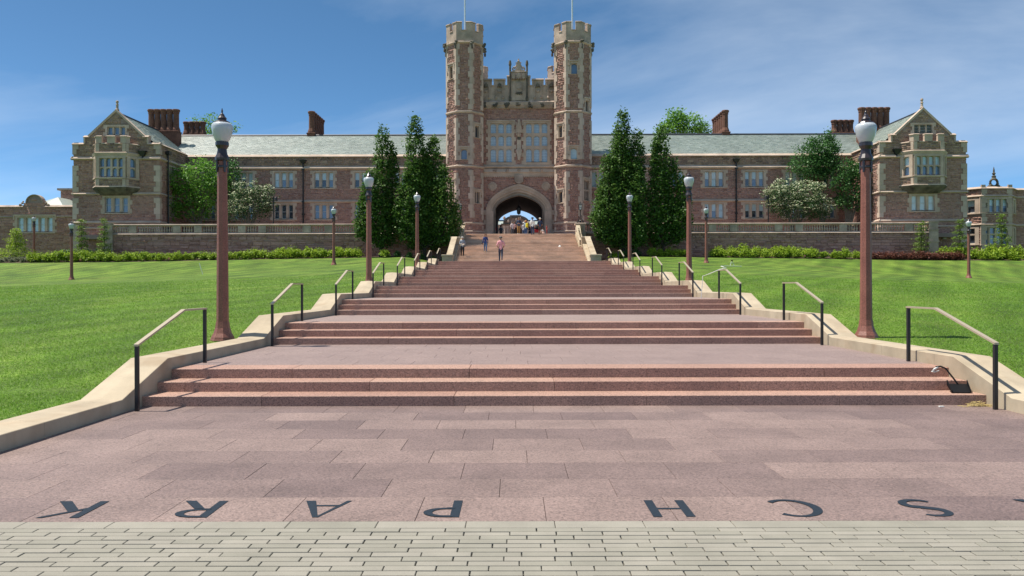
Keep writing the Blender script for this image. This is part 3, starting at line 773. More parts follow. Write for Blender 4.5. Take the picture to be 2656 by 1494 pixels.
def iron_lantern(s, label):
    t = empty('iron_lantern', (XC + s * 5.95, 78.95, 7.94)); tag(t, label, 'lantern', 'iron lanterns on the stair pedestals')
    c = org(t)
    m = MB(); m.lathe(c, [(0.10, 0), (0.10, 0.25), (0.05, 0.32), (0.045, 1.15), (0.10, 1.22), (0.04, 1.26), (0.12, 1.33)], 8); m.build('stem', MAT['iron'], t)
    for k in range(4):
        a = math.pi / 4 + k * math.pi / 2; ca, sa = math.cos(a), math.sin(a)
        m = MB(); pts = []
        for i in range(10):
            w = i / 9; r = 0.42 - 0.32 * w + 0.07 * math.sin(w * 9); pts.append((c.x + ca * r, c.y + sa * r, c.z + 0.03 + 0.75 * w))
        m.tube(pts, 0.035, 5)
        m.tube([(c.x + ca * (0.30 + 0.09 * math.cos(q)), c.y + sa * (0.30 + 0.09 * math.cos(q)), c.z + 0.17 + 0.09 * math.sin(q)) for q in np.linspace(0, 5.2, 8)], 0.024, 4)
        m.build('scroll_foot', MAT['iron'], t)
    m = MB()
    for k in range(4):
        a = math.pi / 4 + k * math.pi / 2; m.tube([(c.x + 0.16 * math.cos(a), c.y + 0.16 * math.sin(a), c.z + 1.33), (c.x + 0.23 * math.cos(a), c.y + 0.23 * math.sin(a), c.z + 1.80)], 0.022, 4)
    for z, r in ((1.34, 0.155), (1.56, 0.19), (1.79, 0.225)):
        m.tube([(c.x + r * math.cos(math.pi / 4 + k * math.pi / 2), c.y + r * math.sin(math.pi / 4 + k * math.pi / 2), c.z + z) for k in range(5)], 0.016, 4)
    m.build('cage', MAT['iron'], t)
    MB().lathe(c + Vector((0, 0, 1.35)), [(0.13, 0), (0.195, 0.43)], 4, math.pi / 4).build('glass', MAT['glass_pale'], t)
    MB().lathe(c + Vector((0, 0, 1.79)), [(0.30, 0), (0.27, 0.05), (0.12, 0.20), (0.05, 0.24), (0.05, 0.30), (0.015, 0.36)], 4, math.pi / 4).build('roof', MAT['iron'], t)
iron_lantern(-1, 'black iron lantern on the left pedestal, half hidden by the tree')
iron_lantern(1, 'black iron lantern on the right pedestal at the stair head')

# ------------------------------------------------------------------ terrace walls with balustrades
def terrace_wall(s, label):
    t = empty('terrace_wall', (XC + s * 23, 79.0, 4.5)); tag(t, label, 'wall', 'terrace walls beside the stairs')
    P = Pl((XC, 79.0, 0), (s, 0, 0), (0, -1, 0))
    m = MB(); m.pb(P, 6.46, 40.4, 3.0, 6.93, -1.3, 0.0); m.build('backing', MAT['mortar'], t)
    SF().field(P, 6.5, 40.4, 4.0, 6.92, h=(0.13, 0.27), l=(0.3, 0.85), pr=0.07, rg=0.04).build('stone_facing', MAT['stone'], t, 280)
    m = MB(); coping(m, P, 6.46, 40.4, 7.08, 0.17, -0.5, 0.13); m.build('wall_coping', MAT['oldlime'], t)
    m = MB(); m.moulding(P, 6.46, 40.5, [(7.76, -0.34), (7.76, 0.04), (7.83, 0.10), (7.90, 0.10), (7.95, 0.02), (7.95, -0.34)]); m.build('top_rail', MAT['oldlime'], t)
    ped = [38.5, 34.1, 32.0, 27.65, 25.6, 21.15, 19.05, 14.6, 12.5, 8.1]
    for p in ped:
        MB().pb(P, p - 0.38, p + 0.38, 7.081, 7.765, -0.31, 0.03).build('pedestal', MAT['oldlime'], t)
    bmsh = MB().lathe((0, 0, 0), [(r, z * 1.26) for r, z in BALU], 6).mesh('baluster', MAT['oldlime'])
    u = 6.7
    while u < 40.3:
        if all(abs(u - p) > 0.46 for p in ped): place('baluster', bmsh, P(u, 7.08, -0.15), t)
        u += 0.245
    m = MB(); m.pb(P, 40.4, 41.35, 3.0, 7.2, -1.3, 0.16); m.pb(P, 40.34, 41.41, 6.0, 6.14, -1.3, 0.22); m.pb(P, 40.34, 41.41, 7.2, 7.32, -1.3, 0.22)
    m.pb(P, 40.45, 41.3, 7.32, 7.93, -1.2, 0.14); m.pb(P, 40.36, 41.39, 7.93, 8.03, -1.3, 0.2); m.build('end_pier', MAT['oldlime'], t)
terrace_wall(-1, 'rough red stone terrace wall with balustrade left of the stairs')
terrace_wall(1, 'rough red stone terrace wall with balustrade right of the stairs')
# ------------------------------------------------------------------ the hall
XB = 0.62
hall = empty('college_hall', (XB, 88.0, TERR))
tag(hall, 'long gothic red stone hall with twin octagonal gate towers and slate roofs', 'building')
DW, DP, DA = 88.2, 81.5, 88.3
def zw(y, px=800): return Z_(px, y, DW)
FACE = SF()          # rubble of the main walls
FACED = SF()         # darker rubble of the upper walls
BACK = MB()          # mortar behind it
TRIM = MB()          # strings and copings

# --- octagonal towers
TA = 1.96
def zt(y): return Z_(1346, y, 86.04)
def octa_faces(cx, cy, a):
    out = []
    for k in range(8):
        th = -math.pi / 2 + k * math.pi / 4
        n = Vector((math.cos(th), math.sin(th), 0)); U = Vector((-math.sin(th), math.cos(th), 0))
        out.append(Pl(Vector((cx, cy, 0)) + n * a, U, n))
    return out
def octa_ring(mb, cx, cy, prof):
    """profile (apothem, z) round an octagon"""
    mb.lathe((cx, cy, 0), [(a / math.cos(math.pi / 8), z) for a, z in prof], 8, -math.pi / 2 + math.pi / 8)
ZS1, ZS2, ZS3, ZBM = zt(109), zt(289), zt(430), zt(578)
ZCR, ZMT = zt(77), zt(55)
SIDE = 2 * TA * math.tan(math.pi / 8)
q_long = {}
def tower_windows(F, spec):
    holes = {k: [] for k in range(8)}
    for k, uc, y0, y1, w, nl, g in spec:
        P = F[k]; v1, v0 = zt(y0), zt(y1)
        if nl == 1: L = [(uc - w / 2, uc + w / 2)]
        else: L = [(uc - w / 2, uc - 0.05), (uc + 0.05, uc + w / 2)]
        rows = [(v0, v1)] if (v1 - v0) < 2.0 else [((v0 + v1) / 2 + 0.07, v1), (v0, (v0 + v1) / 2 - 0.07)]
        h = window(P, L, rows, hall, g, arched=True, teeth=True, hood=True, jamb=0.16, sillh=0.12, sash=None)
        holes[k].append(h)
    return holes
def tower(s, cy, spec=(), front=True):
    cx = XB + s * 5.93
    F = octa_faces(cx, cy, TA)
    holes = tower_windows(F, spec)
    m = MB(); octa_ring(m, cx, cy, [(TA + 0.16, TERR - 0.1), (TA + 0.16, zt(604)), (TA + 0.05, zt(600)), (TA + 0.05, ZBM), (TA - 0.02, ZBM)])
    for k in range(8): wall_face(m, F[k], -SIDE / 2, SIDE / 2, ZBM, ZS1, holes[k])
    tw = m.build('tower', MAT['mortar'], hall)
    cap = MB()
    octa_ring(cap, cx, cy, [(TA - 0.5, ZS1 + 0.1), (TA + 0.02, ZS1 + 0.1), (TA + 0.02, ZCR), (TA - 0.30, ZCR), (TA - 0.30, ZCR - 0.3), (0.01, ZCR - 0.3)])
    hl = SIDE / 2
    for k in range(8):
        P = Pl(F[k].o + F[k].n * 0.0, F[k].U, F[k].n)
        # merlon wraps the corner: two halves either side of a mid-face gap
        for a, b in ((-hl - 0.01, -0.22), (0.22, hl + 0.01)):
            cap.pb(P, a, b, ZCR, ZMT - 0.12, -0.30, 0.02)
            cap.moulding(P, a - 0.02, b + 0.02, [(ZMT - 0.13, -0.33), (ZMT - 0.13, 0.09), (ZMT - 0.05, 0.09), (ZMT + 0.03, -0.05), (ZMT + 0.03, -0.33)])
        cap.moulding(P, -0.24, 0.24, [(ZCR - 0.10, -0.3), (ZCR - 0.10, 0.09), (ZCR - 0.02, 0.07), (ZCR + 0.05, -0.05), (ZCR + 0.05, -0.3)])
    cap.build('parapet', MAT['oldlime'], tw)
    for z, pr in ((ZS1, 0.20), (ZS2, 0.13), (ZS3, 0.16), (ZBM, 0.14)):
        st = MB(); octa_ring(st, cx, cy, [(TA, z - 0.16), (TA + pr * 0.4, z - 0.14), (TA + pr, z - 0.03), (TA + pr, z + 0.04), (TA + 0.01, z + 0.14), (TA - 0.1, z + 0.14)]); st.build('string_course', MAT['lime'], tw)
    st = MB(); octa_ring(st, cx, cy, [(TA, zt(602)), (TA + 0.2, zt(601)), (TA + 0.2, zt(599)), (TA, zt(596))])
    st.build('string_course', MAT['lime'], tw)
    if front:
        for k in range(8):
            gm = MB(); th = -math.pi / 2 + math.pi / 8 + k * math.pi / 4; r = (TA + 0.18) / math.cos(math.pi / 8)
            c = Vector((cx + r * math.cos(th), cy + r * math.sin(th), ZS1))
            for q in range(5):
                gm.lathe(c + Vector((random.uniform(-.1, .1), random.uniform(-.1, .1), random.uniform(-.24, .12))), [(0.02, -.13), (0.15, -.06), (0.17, .04), (0.1, .13), (0.02, .16)], 6, random.random())
            if k in (3, 7, 1, 5, 0, 2, 4, 6):
                gm.lathe(c + Vector((0.05 * math.cos(th), 0.05 * math.sin(th), -0.55)), [(0.02, -.25), (0.10, -.15), (0.12, .05), (0.05, .3)], 6)
            gm.build('gargoyle', MAT['dirty'], tw)
    return cx, F, tw, holes
def tower_skin(F, tw, holes, faces):
    sf = SF()
    for k in faces:
        P = F[k]; h = SIDE / 2
        for a, b in ((TERR, ZBM - 0.1), (ZBM + 0.1, ZS3 - 0.12), (ZS3 + 0.12, ZS2 - 0.12), (ZS2 + 0.12, ZS1 - 0.12)):
            off = 0.06 if b < ZBM else 0.0
            P2 = Pl(P.o + P.n * off, P.U, P.n)
            sf.field(P2, -h, h, a, b, holes[k], h=(0.11, 0.20), l=(0.2, 0.5), pr=0.05, rg=0.028)
    sf.build('stone_facing', MAT['stone'], tw)
    # toothed limestone quoins on every corner that shows
    n = 0
    for k in faces[:-1]:
        A, B = F[k], F[(k + 1) % 8]
        z = TERR + 0.1
        while z < ZS1 - 0.3:
            big = n % 2; n += 1
            hq = random.choice((0.52, 0.62, 0.72))
            la = 0.36 if big else 0.20; lb = 0.20 if big else 0.36
            key = (k, big, hq)
            h = SIDE / 2; pr = 0.085
            if key not in q_long:
                c = A(h, 0, 0); c = Vector(c)
                tA, tB = -A.U * la, B.U * lb
                o_ = [c + tA, c, c + tB]; nn = (A.n + B.n).normalized() * (pr / math.cos(math.pi / 8))
                f_ = [c + tA + A.n * pr, c + nn, c + tB + B.n * pr]
                g = 0.006
                vs_ = [p - c + Vector((0, 0, g)) for p in o_ + f_] + [p - c + Vector((0, 0, hq - g)) for p in o_ + f_]
                fs = [(3, 4, 10, 9), (4, 5, 11, 10), (0, 3, 9, 6), (5, 2, 8, 11), (0, 1, 4, 3), (1, 2, 5, 4), (6, 9, 10, 7), (7, 10, 11, 8)]
                q_long[key] = MB().add(vs_, fs).mesh('quoin', MAT['quoin'])
            blocked = any(abs(z + hq / 2 - zz) < hq / 2 + 0.12 for zz in (ZS2, ZS3, ZBM))
            if not blocked: place('quoin', q_long[key], Vector(A(h, z, 0)), tw)
            z += hq
# faces: 0 front, 7 front-left, 1 front-right, 6 left, 2 right
VIS = [6, 7, 0, 1, 2]
GD = ['glass_dark']; GB = ['glass_blue']; GP = ['glass_blind']
cxL, FL, twL, hL = tower(-1, 88.0, [(7, 0.0, 168, 198, 0.55, 1, GD), (0, 0.0, 387, 411, 0.62, 1, GB), (1, -0.05, 324, 352, 0.55, 1, GD), (1, -0.05, 496, 523, 0.72, 2, GD), (7, 0.1, 470, 518, 0.8, 2, GD)])
cxR, FR, twR, hR = tower(1, 88.0, [(0, 0.05, 165, 190, 0.62, 1, GB), (1, 0.1, 258, 284, 0.5, 1, GD), (0, 0.0, 385, 411, 0.66, 1, GP), (7, 0.0, 324, 352, 0.55, 1, GD), (7, 0.0, 496, 523, 0.6, 1, GD), (1, 0.0, 467, 517, 0.85, 2, GD)])
tower_skin(FL, twL, hL, VIS); tower_skin(FR, twR, hR, VIS)
cB = [tower(s, 104.6, (), False) for s in (-1, 1)]
MB().tube([(cxL, 88.0, ZCR - 0.3), (cxL, 88.0, 46.0)], [0.10, 0.05], 8).build('flagpole', MAT['glass_pale'], hall)
MB().tube([(cxR, 88.0, ZCR - 0.3), (cxR, 88.0, 46.0)], [0.10, 0.05], 8).build('flagpole', MAT['glass_pale'], hall)

# --- gate wall between the towers
PA = Pl((XB, DA, 0), (1, 0, 0), (0, -1, 0))
def za(y): return Z_(1346, y, DA)
def ua(px): return X_(px, DA) - XB
AW, ASP, AAP = 2.62, za(545), za(506)
OW, OAP = 3.58, za(479)
def archz(x, w, sp, ap):
    t = min(1.0, abs(x) / w); return sp + (ap - sp) * (0.74 * math.sqrt(max(0, 1 - t * t)) + 0.26 * (1 - t))
def arch_line(w, sp, ap, z0, n=28):
    p = [(-w, z0)]
    for i in range(n + 1):
        x = -w * math.cos(math.pi * i / n); p.append((x, archz(x, w, sp, ap)))
    p.append((w, z0)); return p
ZC0, ZC1 = za(282), za(261)             # carved cornice
wins = []
big = []
for lts in (((1273.4, 1287.5), (1293.5, 1307.5), (1313.8, 1327.8)), ((1365.3, 1379.7), (1385.6, 1399.8), (1406, 1420.3))):
    big.append([(ua(a), ua(b)) for a, b in lts])
rws = [(za(345), za(320)), (za(378), za(352)), (za(419), za(386))]
bh = [window(PA, L, rws, hall, ['leaded'], arched=True, teeth=True, hood=True, jamb=0.30, sillh=0.34, sash=None) for L in big]
m = MB()
NA = 30
xs_ = [-AW * math.cos(math.pi * i / NA) for i in range(NA + 1)]
GW = OW - 0.30; GAP = AAP + (OAP - AAP) * (GW - AW) / (OW - AW)
xg_ = [-GW * math.cos(math.pi * i / NA) for i in range(NA + 1)]
ZT = za(432)
for a, b in zip(xg_[:-1], xg_[1:]):
    m.add([PA(a, archz(a, GW, ASP, GAP), 0), PA(b, archz(b, GW, ASP, GAP), 0), PA(b, ZT, 0), PA(a, ZT, 0)], [(0, 1, 2, 3)])
for a, b in ((-4.1, -GW), (GW, 4.1)): m.add([PA(a, TERR, 0), PA(b, TERR, 0), PA(b, ZT, 0), PA(a, ZT, 0)], [(0, 1, 2, 3)])
wall_face(m, PA, -4.1, 4.1, ZT, ZC0 + 0.3, bh)
m.build('gate_wall', MAT['mortar'], hall)
gk = lambda a, b, c, d: not any(abs(x) < OW - 0.25 and (z < archz(x, OW, ASP, OAP) - 0.25) for x in (a, b, (a + b) / 2) for z in (c, d))
sf = SF().field(PA, -4.05, 4.05, TERR, za(458), h=(0.13, 0.26), l=(0.3, 0.7), pr=0.04, rg=0.016, keep=gk)
sf.field(PA, -4.05, 4.05, za(428), ZC0 + 0.1, bh, h=(0.12, 0.22), l=(0.3, 0.7), pr=0.035, rg=0.014)
sf.build('stone_facing', MAT['stone'], hall)
# arch orders
am = MB()
orders = [(OW + 0.06, OW - 0.16, 0.17), (OW - 0.16, OW - 0.42, 0.10), (OW - 0.42, OW - 0.66, -0.06), (OW - 0.66, AW - 0.02, -0.28)]
for wo_, wi, dep in orders:
    def ap_(w): return AAP + (OAP - AAP) * (w - AW) / (OW - AW)
    A_ = arch_line(wo_, ASP, ap_(wo_), TERR); B_ = arch_line(wi, ASP, ap_(wi), TERR)
    n = len(A_)
    v = [PA(u, z, dep) for u, z in A_] + [PA(u, z, dep) for u, z in B_] + [PA(u, z, dep - 0.5) for u, z in B_] + [PA(u, z, -0.05) for u, z in A_]
    f = []
    for i in range(n - 1):
        f += [(i, i + 1, n + i + 1, n + i), (n + i, n + i + 1, 2 * n + i + 1, 2 * n + i), (i, i + 1, 3 * n + i + 1, 3 * n + i)]
    am.add(v, f)
am.build('arch_moulding', MAT['lime'], hall)
for s in (-1, 1):
    m = MB(); m.pb(PA, *sorted((s * (OW + 0.02), s * (OW - 0.75))), TERR, ASP - 0.1, 0, 0.20)
    z = TERR; k = 0
    while z < ASP - 0.2:
        e = 0.32 if k % 2 else 0.12
        m.pb(PA, *sorted((s * OW, s * (OW + e))), z + 0.01, z + 0.52, 0, 0.13); z += 0.53; k += 1
    m.build('arch_jamb', MAT['lime'], hall)
# vault of the passage
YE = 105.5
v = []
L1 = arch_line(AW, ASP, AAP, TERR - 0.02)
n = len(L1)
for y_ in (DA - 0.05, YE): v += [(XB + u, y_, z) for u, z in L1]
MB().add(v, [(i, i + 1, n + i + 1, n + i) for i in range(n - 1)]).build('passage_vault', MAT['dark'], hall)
m = MB()
for y_ in (YE,):
    for a, b in zip(xs_[:-1], xs_[1:]):
        m.add([(XB + a, y_, archz(a, AW, ASP, AAP)), (XB + b, y_, archz(b, AW, ASP, AAP)), (XB + b, y_, 24), (XB + a, y_, 24)], [(0, 1, 2, 3)])
    for a, b in ((-4.1, -AW), (AW, 4.1)): m.add([(XB + a, y_, TERR), (XB + b, y_, TERR), (XB + b, y_, 24), (XB + a, y_, 24)], [(0, 1, 2, 3)])
m.add([(XB - 4.1, DA, 24), (XB + 4.1, DA, 24), (XB + 4.1, YE, 24), (XB - 4.1, YE, 24)], [(0, 1, 2, 3)])
for s in (-1, 1): m.add([(XB + s * 4.1, DA, TERR), (XB + s * 4.1, YE, TERR), (XB + s * 4.1, YE, 24), (XB + s * 4.1, DA, 24)], [(0, 1, 2, 3)])
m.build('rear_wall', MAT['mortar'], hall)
# hanging lantern in the arch
lc = Vector((XB, DA + 2.2, archz(0, AW, ASP, AAP) - 1.55))
m = MB(); m.tube([lc + Vector((0, 0, 0.7)), lc + Vector((0, 0, 1.7))], 0.03, 5); m.lathe(lc, [(0.05, -0.42), (0.2, -0.3), (0.26, 0.3), (0.30, 0.34), (0.12, 0.55), (0.04, 0.72)], 6); m.build('hanging_lantern', MAT['iron'], hall)

# bands over the arch
m = MB()
string_course(m, PA, -4.05, 4.05, za(432.5), 0.34, 0.26)
m.moulding(PA, -4.05, 4.05, [(za(458), 0), (za(458), 0.08), (za(449), 0.14), (za(447), 0.26), (za(438), 0.10), (za(437), 0)])
u = -4.0
while u < 4.0: m.pb(PA, u, u + 0.14, za(460), za(457.2), 0, 0.13); u += 0.24
m.build('arch_cornice', MAT['lime'], hall)
for u in (-3.95, -2.65, -1.3, 0.0, 1.3, 2.6, 3.9):
    g_ = MB()
    for q in range(4): g_.lathe(Vector(PA(u + random.uniform(-.13, .13), za(443) + random.uniform(-.1, .1), 0.2)), [(0.02, -.12), (0.13, -.05), (0.13, .05), (0.02, .12)], 6, random.random())
    g_.build('carved_boss', MAT['oldlime'], hall)
m = MB()
c0 = ua(1346.5)
sh_ = [(c0 - 0.48, za(455)), (c0 + 0.48, za(455)), (c0 + 0.48, za(471)), (c0 + 0.3, za(475)), (c0, za(477.5)), (c0 - 0.3, za(475)), (c0 - 0.48, za(471))]
m.prism(PA, sh_[::-1], 0.0, 0.28)
for q in range(5): m.pb(PA, c0 - 0.30 + q * 0.13, c0 - 0.25 + q * 0.13, za(472) + 0.1 * (q % 2), za(460), 0.28, 0.32)
m.build('shield', MAT['oldlime'], hall)
for px in (1278.3, 1416.6):
    m = MB(); uc, vc = ua(px), za(483)
    m.pb(PA, uc - 0.36, uc + 0.36, vc - 0.36, vc + 0.36, 0, 0.085); m.pb(PA, uc - 0.48, uc + 0.48, vc - 0.2, vc + 0.2, 0, 0.08); m.pb(PA, uc - 0.2, uc + 0.2, vc - 0.48, vc + 0.48, 0, 0.082)
    ring = [(uc + 0.30 * math.cos(q), vc + 0.30 * math.sin(q)) for q in np.linspace(0, 2 * math.pi, 17)]
    m.tube([PA(a, b, 0.1) for a, b in ring], 0.05, 5); m.build('roundel', MAT['lime'], hall)
# niche between the great windows
m = MB(); n0, n1 = ua(1341.5), ua(1352.3); nc = (n0 + n1) / 2
m.pb(PA, n0, n1, za(392), za(362), 0, 0.10)
m.prism(PA, [(n0 - .08, za(345)), (n1 + .08, za(345)), (n1 + .05, za(330)), (nc + .15, za(322)), (nc + .12, za(312)), (nc - .12, za(312)), (nc - .15, za(322)), (n0 - .05, za(330))], 0, 0.36)
m.pb(PA, n0 + .05, n1 - .05, za(355), za(345), 0, 0.25)
for q in range(3): m.pb(PA, n0 - .06 + q * 0.2, n0 + 0.02 + q * 0.2, za(352), za(318), 0.3, 0.42)
m.prism(PA, [(nc - .12, za(416)), (nc + .12, za(416)), (n1 - .02, za(404)), (n1 + .08, za(394)), (n1 + .1, za(389)), (n0 - .1, za(389)), (n0 - .08, za(394)), (n0 + .02, za(404))], 0, 0.34)
m.build('niche', MAT['lime'], hall)
MB().pb(PA, n0 + .08, n1 - .08, za(363), za(354), 0.06, 0.16).build('niche_shadow_hollow', MAT['dirty'], hall)  # dark block, its colour standing in for the shade inside the niche
# carved cornice and battlements
m = MB(); m.moulding(PA, -4.05, 4.05, [(ZC0, 0), (ZC0, 0.1), (za(274), 0.30), (za(266), 0.34), (za(262), 0.12), (ZC1, 0.0)]); m.build('upper_cornice', MAT['oldlime'], hall)
for u in np.linspace(-3.9, 3.9, 7):
    g_ = MB()
    for q in range(6): g_.lathe(Vector(PA(u + random.uniform(-.2, .2), za(273) + random.uniform(-.28, .2), 0.34)), [(0.02, -.16), (0.15, -.06), (0.16, .05), (0.02, .16)], 6, random.random())
    g_.build('grotesque', MAT['dirty'], hall)
g_ = MB()
for u in np.arange(-3.95, 3.95, 0.165): g_.lathe(Vector(PA(u, za(279.5) + random.uniform(-.05, .05), 0.16)), [(0.02, -.12), (0.085, -.03), (0.075, .06), (0.02, .12)], 5, random.random())
g_.build('leaf_carving', MAT['oldlime'], hall)
def ur(x): return ua(1240 + x / 10.35)
def yr(y): return za(150 + y / 10.35)
bt = MB()
bt.pb(PA, -4.0, 4.0, ZC1 - 0.1, yr(735), -0.45, 0.0)
def cren(a, b, z0, z1):
    bt.pb(PA, a, b, z0, z1, -0.45, 0.002)
    bt.moulding(PA, a - 0.03, b + 0.03, [(z1 - 0.22, -0.47), (z1 - 0.22, 0.13), (z1 - 0.12, 0.13), (z1, -0.02), (z1, -0.47)])
    for q in (a, b - 0.16): bt.pb(PA, q, q + 0.16, z0 - 0.05, z1 - 0.2, 0.0, 0.09)
for a, b in ((140, 385), (430, 745), (1460, 1770), (1820, 2060)): cren(ur(a), ur(b), yr(735), yr(555))
cren(ur(790), ur(1415), yr(735), yr(470))
for a, b in ((385, 430), (745, 790), (1415, 1460), (1770, 1820)):
    bt.moulding(PA, ur(a) - .2, ur(b) + .2, [(yr(755), 0), (yr(755), 0.12), (yr(735), 0.1), (yr(720), -0.1), (yr(720), -0.4), (yr(755), -0.4)])
bt.pb(PA, ur(860), ur(1340), ZC1, yr(385), -0.45, 0.10)
bt.moulding(PA, ur(850), ur(1350), [(yr(395), -0.46), (yr(395), 0.2), (yr(375), 0.2), (yr(365), 0.1), (yr(365), -0.46)])
for u in (0.0,):
    pass
for x in (320, 495, 680, 1525, 1705, 1885):
    u = ur(x); bt.pb(PA, u - 0.06, u + 0.06, ZC1, yr(770), 0, 0.12); bt.lathe(Vector(PA(u, yr(1075), 0.13)), [(0.03, -.14), (0.13, 0), (0.03, .2)], 6)
bt.build('battlement', MAT['oldlime'], hall)
for x in (872, 1325):
    MB().tube([PA(ur(x), ZC1 - 0.05, 0.2), PA(ur(x), yr(1080), 0.2), PA(ur(x), yr(1050), 0.2), PA(ur(x), yr(470), 0.17), PA(ur(x), yr(370), 0.1), PA(ur(x), yr(230), 0.1), PA(ur(x), yr(190), 0.1), PA(ur(x), yr(130), 0.1), PA(ur(x), yr(80), 0.1)], [0.15, 0.15, 0.10, 0.09, 0.11, 0.11, 0.17, 0.15, 0.10], 7).build('pinnacle', MAT['dirty'], hall)
for x in (230, 588, 1612, 1975):
    m = MB(); u = ur(x)
    m.prism(PA, [(u - .22, yr(810)), (u - .12, yr(760)), (u, yr(800)), (u + .12, yr(760)), (u + .22, yr(810)), (u + .2, yr(720)), (u, yr(685)), (u - .2, yr(720))], 0.0, 0.22); m.build('niche_canopy', MAT['dirty'], hall)
    m = MB(); m.prism(PA, [(u - .16, yr(905)), (u, yr(935)), (u + .16, yr(905)), (u + .16, yr(885)), (u - .16, yr(885))], 0, 0.2); m.build('bracket', MAT['oldlime'], hall)
for x in (965, 1098, 1232):
    m = MB(); u = ur(x); w = 0.25 if x == 1098 else 0.2
    m.prism(PA, [(u - w, yr(610)), (u - w * .6, yr(560)), (u, yr(600)), (u + w * .6, yr(560)), (u + w, yr(610)), (u + w, yr(490)), (u + w * .7, yr(450)), (u, yr(420)), (u - w * .7, yr(450)), (u - w, yr(490))], 0.1, 0.42)
    m.build('niche_canopy', MAT['oldlime'], hall)
m = MB(); u0_, u1_ = ur(1035), ur(1185)
m.prism(PA, [(u0_, yr(690)), (u1_, yr(690)), (u1_, yr(900)), ((u0_ + u1_) / 2, yr(960)), (u0_, yr(900))][::-1], 0.1, 0.26)
m.pb(PA, u0_ + .05, u1_ - .05, yr(850), yr(830), 0.26, 0.34)
m.pb(PA, u0_ + .02, u1_ - .02, ZC1, yr(990), 0.1, 0.2)
m.build('coat_of_arms', MAT['oldlime'], hall)
m = MB()
for q in range(9): m.lathe(Vector(PA(u0_ + (u1_ - u0_) * q / 8, yr(965) + 0.08 * math.sin(q * 2.1), 0.25)), [(0.02, -.1), (0.1, 0), (0.02, .12)], 6)
m.build('carved_swag', MAT['dirty'], hall)
# pierced crest
m = MB()
uc = ur(1100)
def crest(pts, r=0.07): m.tube([PA(uc + a, yr(y), -0.1) for a, y in pts], r, 5)
hwd = ur(1262) - uc
m.prism(PA, [(-hwd + uc, yr(365)), (uc + hwd, yr(365)), (uc + hwd * .95, yr(325)), (uc - hwd * .95, yr(325))], -0.2, 0.0)
for s in (-1, 1):
    crest([(s * hwd * .95, 330), (s * hwd * 1.0, 280), (s * hwd * .8, 240), (s * hwd * .55, 250), (s * hwd * .4, 205), (s * hwd * .25, 165), (s * hwd * .15, 140)], 0.09)
    crest([(s * hwd * .75, 300), (s * hwd * .55, 265), (s * hwd * .35, 300), (s * hwd * .55, 330)], 0.08)
    crest([(s * hwd * .1, 150), (s * hwd * .35, 155), (s * hwd * .45, 130), (s * hwd * .3, 115), (s * hwd * .22, 130)], 0.06)
    crest([(s * hwd * .1, 330), (s * hwd * .25, 230), (s * hwd * .05, 200)], 0.10)
m.prism(PA, [(uc - .3, yr(330)), (uc + .3, yr(330)), (uc + .13, yr(95)), (uc - .13, yr(95))], -0.2, 0.0)
m.tube([PA(uc, yr(100), -.1), PA(uc, yr(75), -.1), PA(uc, yr(50), -.1), PA(uc, yr(22), -.1)], [0.08, 0.12, 0.07, 0.08], 6)
m.build('pierced_crest', MAT['oldlime'], hall)
# ------------------------------------------------------------------ wings, end pavilions, roofs
ZE = zw(402)                  # parapet coping of the wings
ZST1, ZST2 = zw(436.5), zw(523)
RIDGE_Y, ZR = 94.3, Z_(800, 353, 94.3)
GU = ('glass_pale', 'glass_blind', 'glass_blind'); GLo = ('glass_dark', 'glass_blue', 'glass_blue', 'glass_blind')
slates = SF()
def slate_roof(mb_under, sfld, pts):
    """pts: eave-left, eave-right, ridge-right, ridge-left; courses of lapped slates"""
    a, b, c, d = [Vector(p) for p in pts]
    mb_under.add([a, b, c, d], [(0, 1, 2, 3)])
    H = ((d - a).length + (c - b).length) / 2; n = max(3, int(H / 0.27)); nrm = (b - a).cross(d - a).normalized()
    if nrm.z < 0: nrm = -nrm
    for i in range(n):
        t0, t1 = i / n, min(1.0, (i + 1.12) / n)
        p0, q0 = a.lerp(d, t0), b.lerp(c, t0); p1, q1 = a.lerp(d, t1), b.lerp(c, t1)
        w = (q0 - p0).length; k = max(1, int(w / 0.42))
        for j in range(k + 1):
            s0 = max(0.0, (j - 0.5 * (i % 2) + random.uniform(-.05, .05)) / k); s1 = min(1.0, (j + 1 - 0.5 * (i % 2)) / k - 0.007 / w)
            if s1 - s0 < 0.004: continue
            l = 0.06 + random.uniform(-.008, .014)
            i0 = len(sfld.v)
            lo0, lo1 = p0.lerp(q0, s0), p0.lerp(q0, s1); hi0, hi1 = p1.lerp(q1, s0), p1.lerp(q1, s1)
            sfld.v += [tuple(lo0 + nrm * l), tuple(lo1 + nrm * l), tuple(hi1 + nrm * 0.012), tuple(hi0 + nrm * 0.012), tuple(lo0), tuple(lo1)]
            sfld.q += [(i0, i0 + 1, i0 + 2, i0 + 3), (i0 + 4, i0 + 5, i0 + 1, i0)]
UNDER = MB()
PAVI, PAVO = 36.85, 45.65
PAVC = (PAVI + PAVO) / 2
sidepos = {}
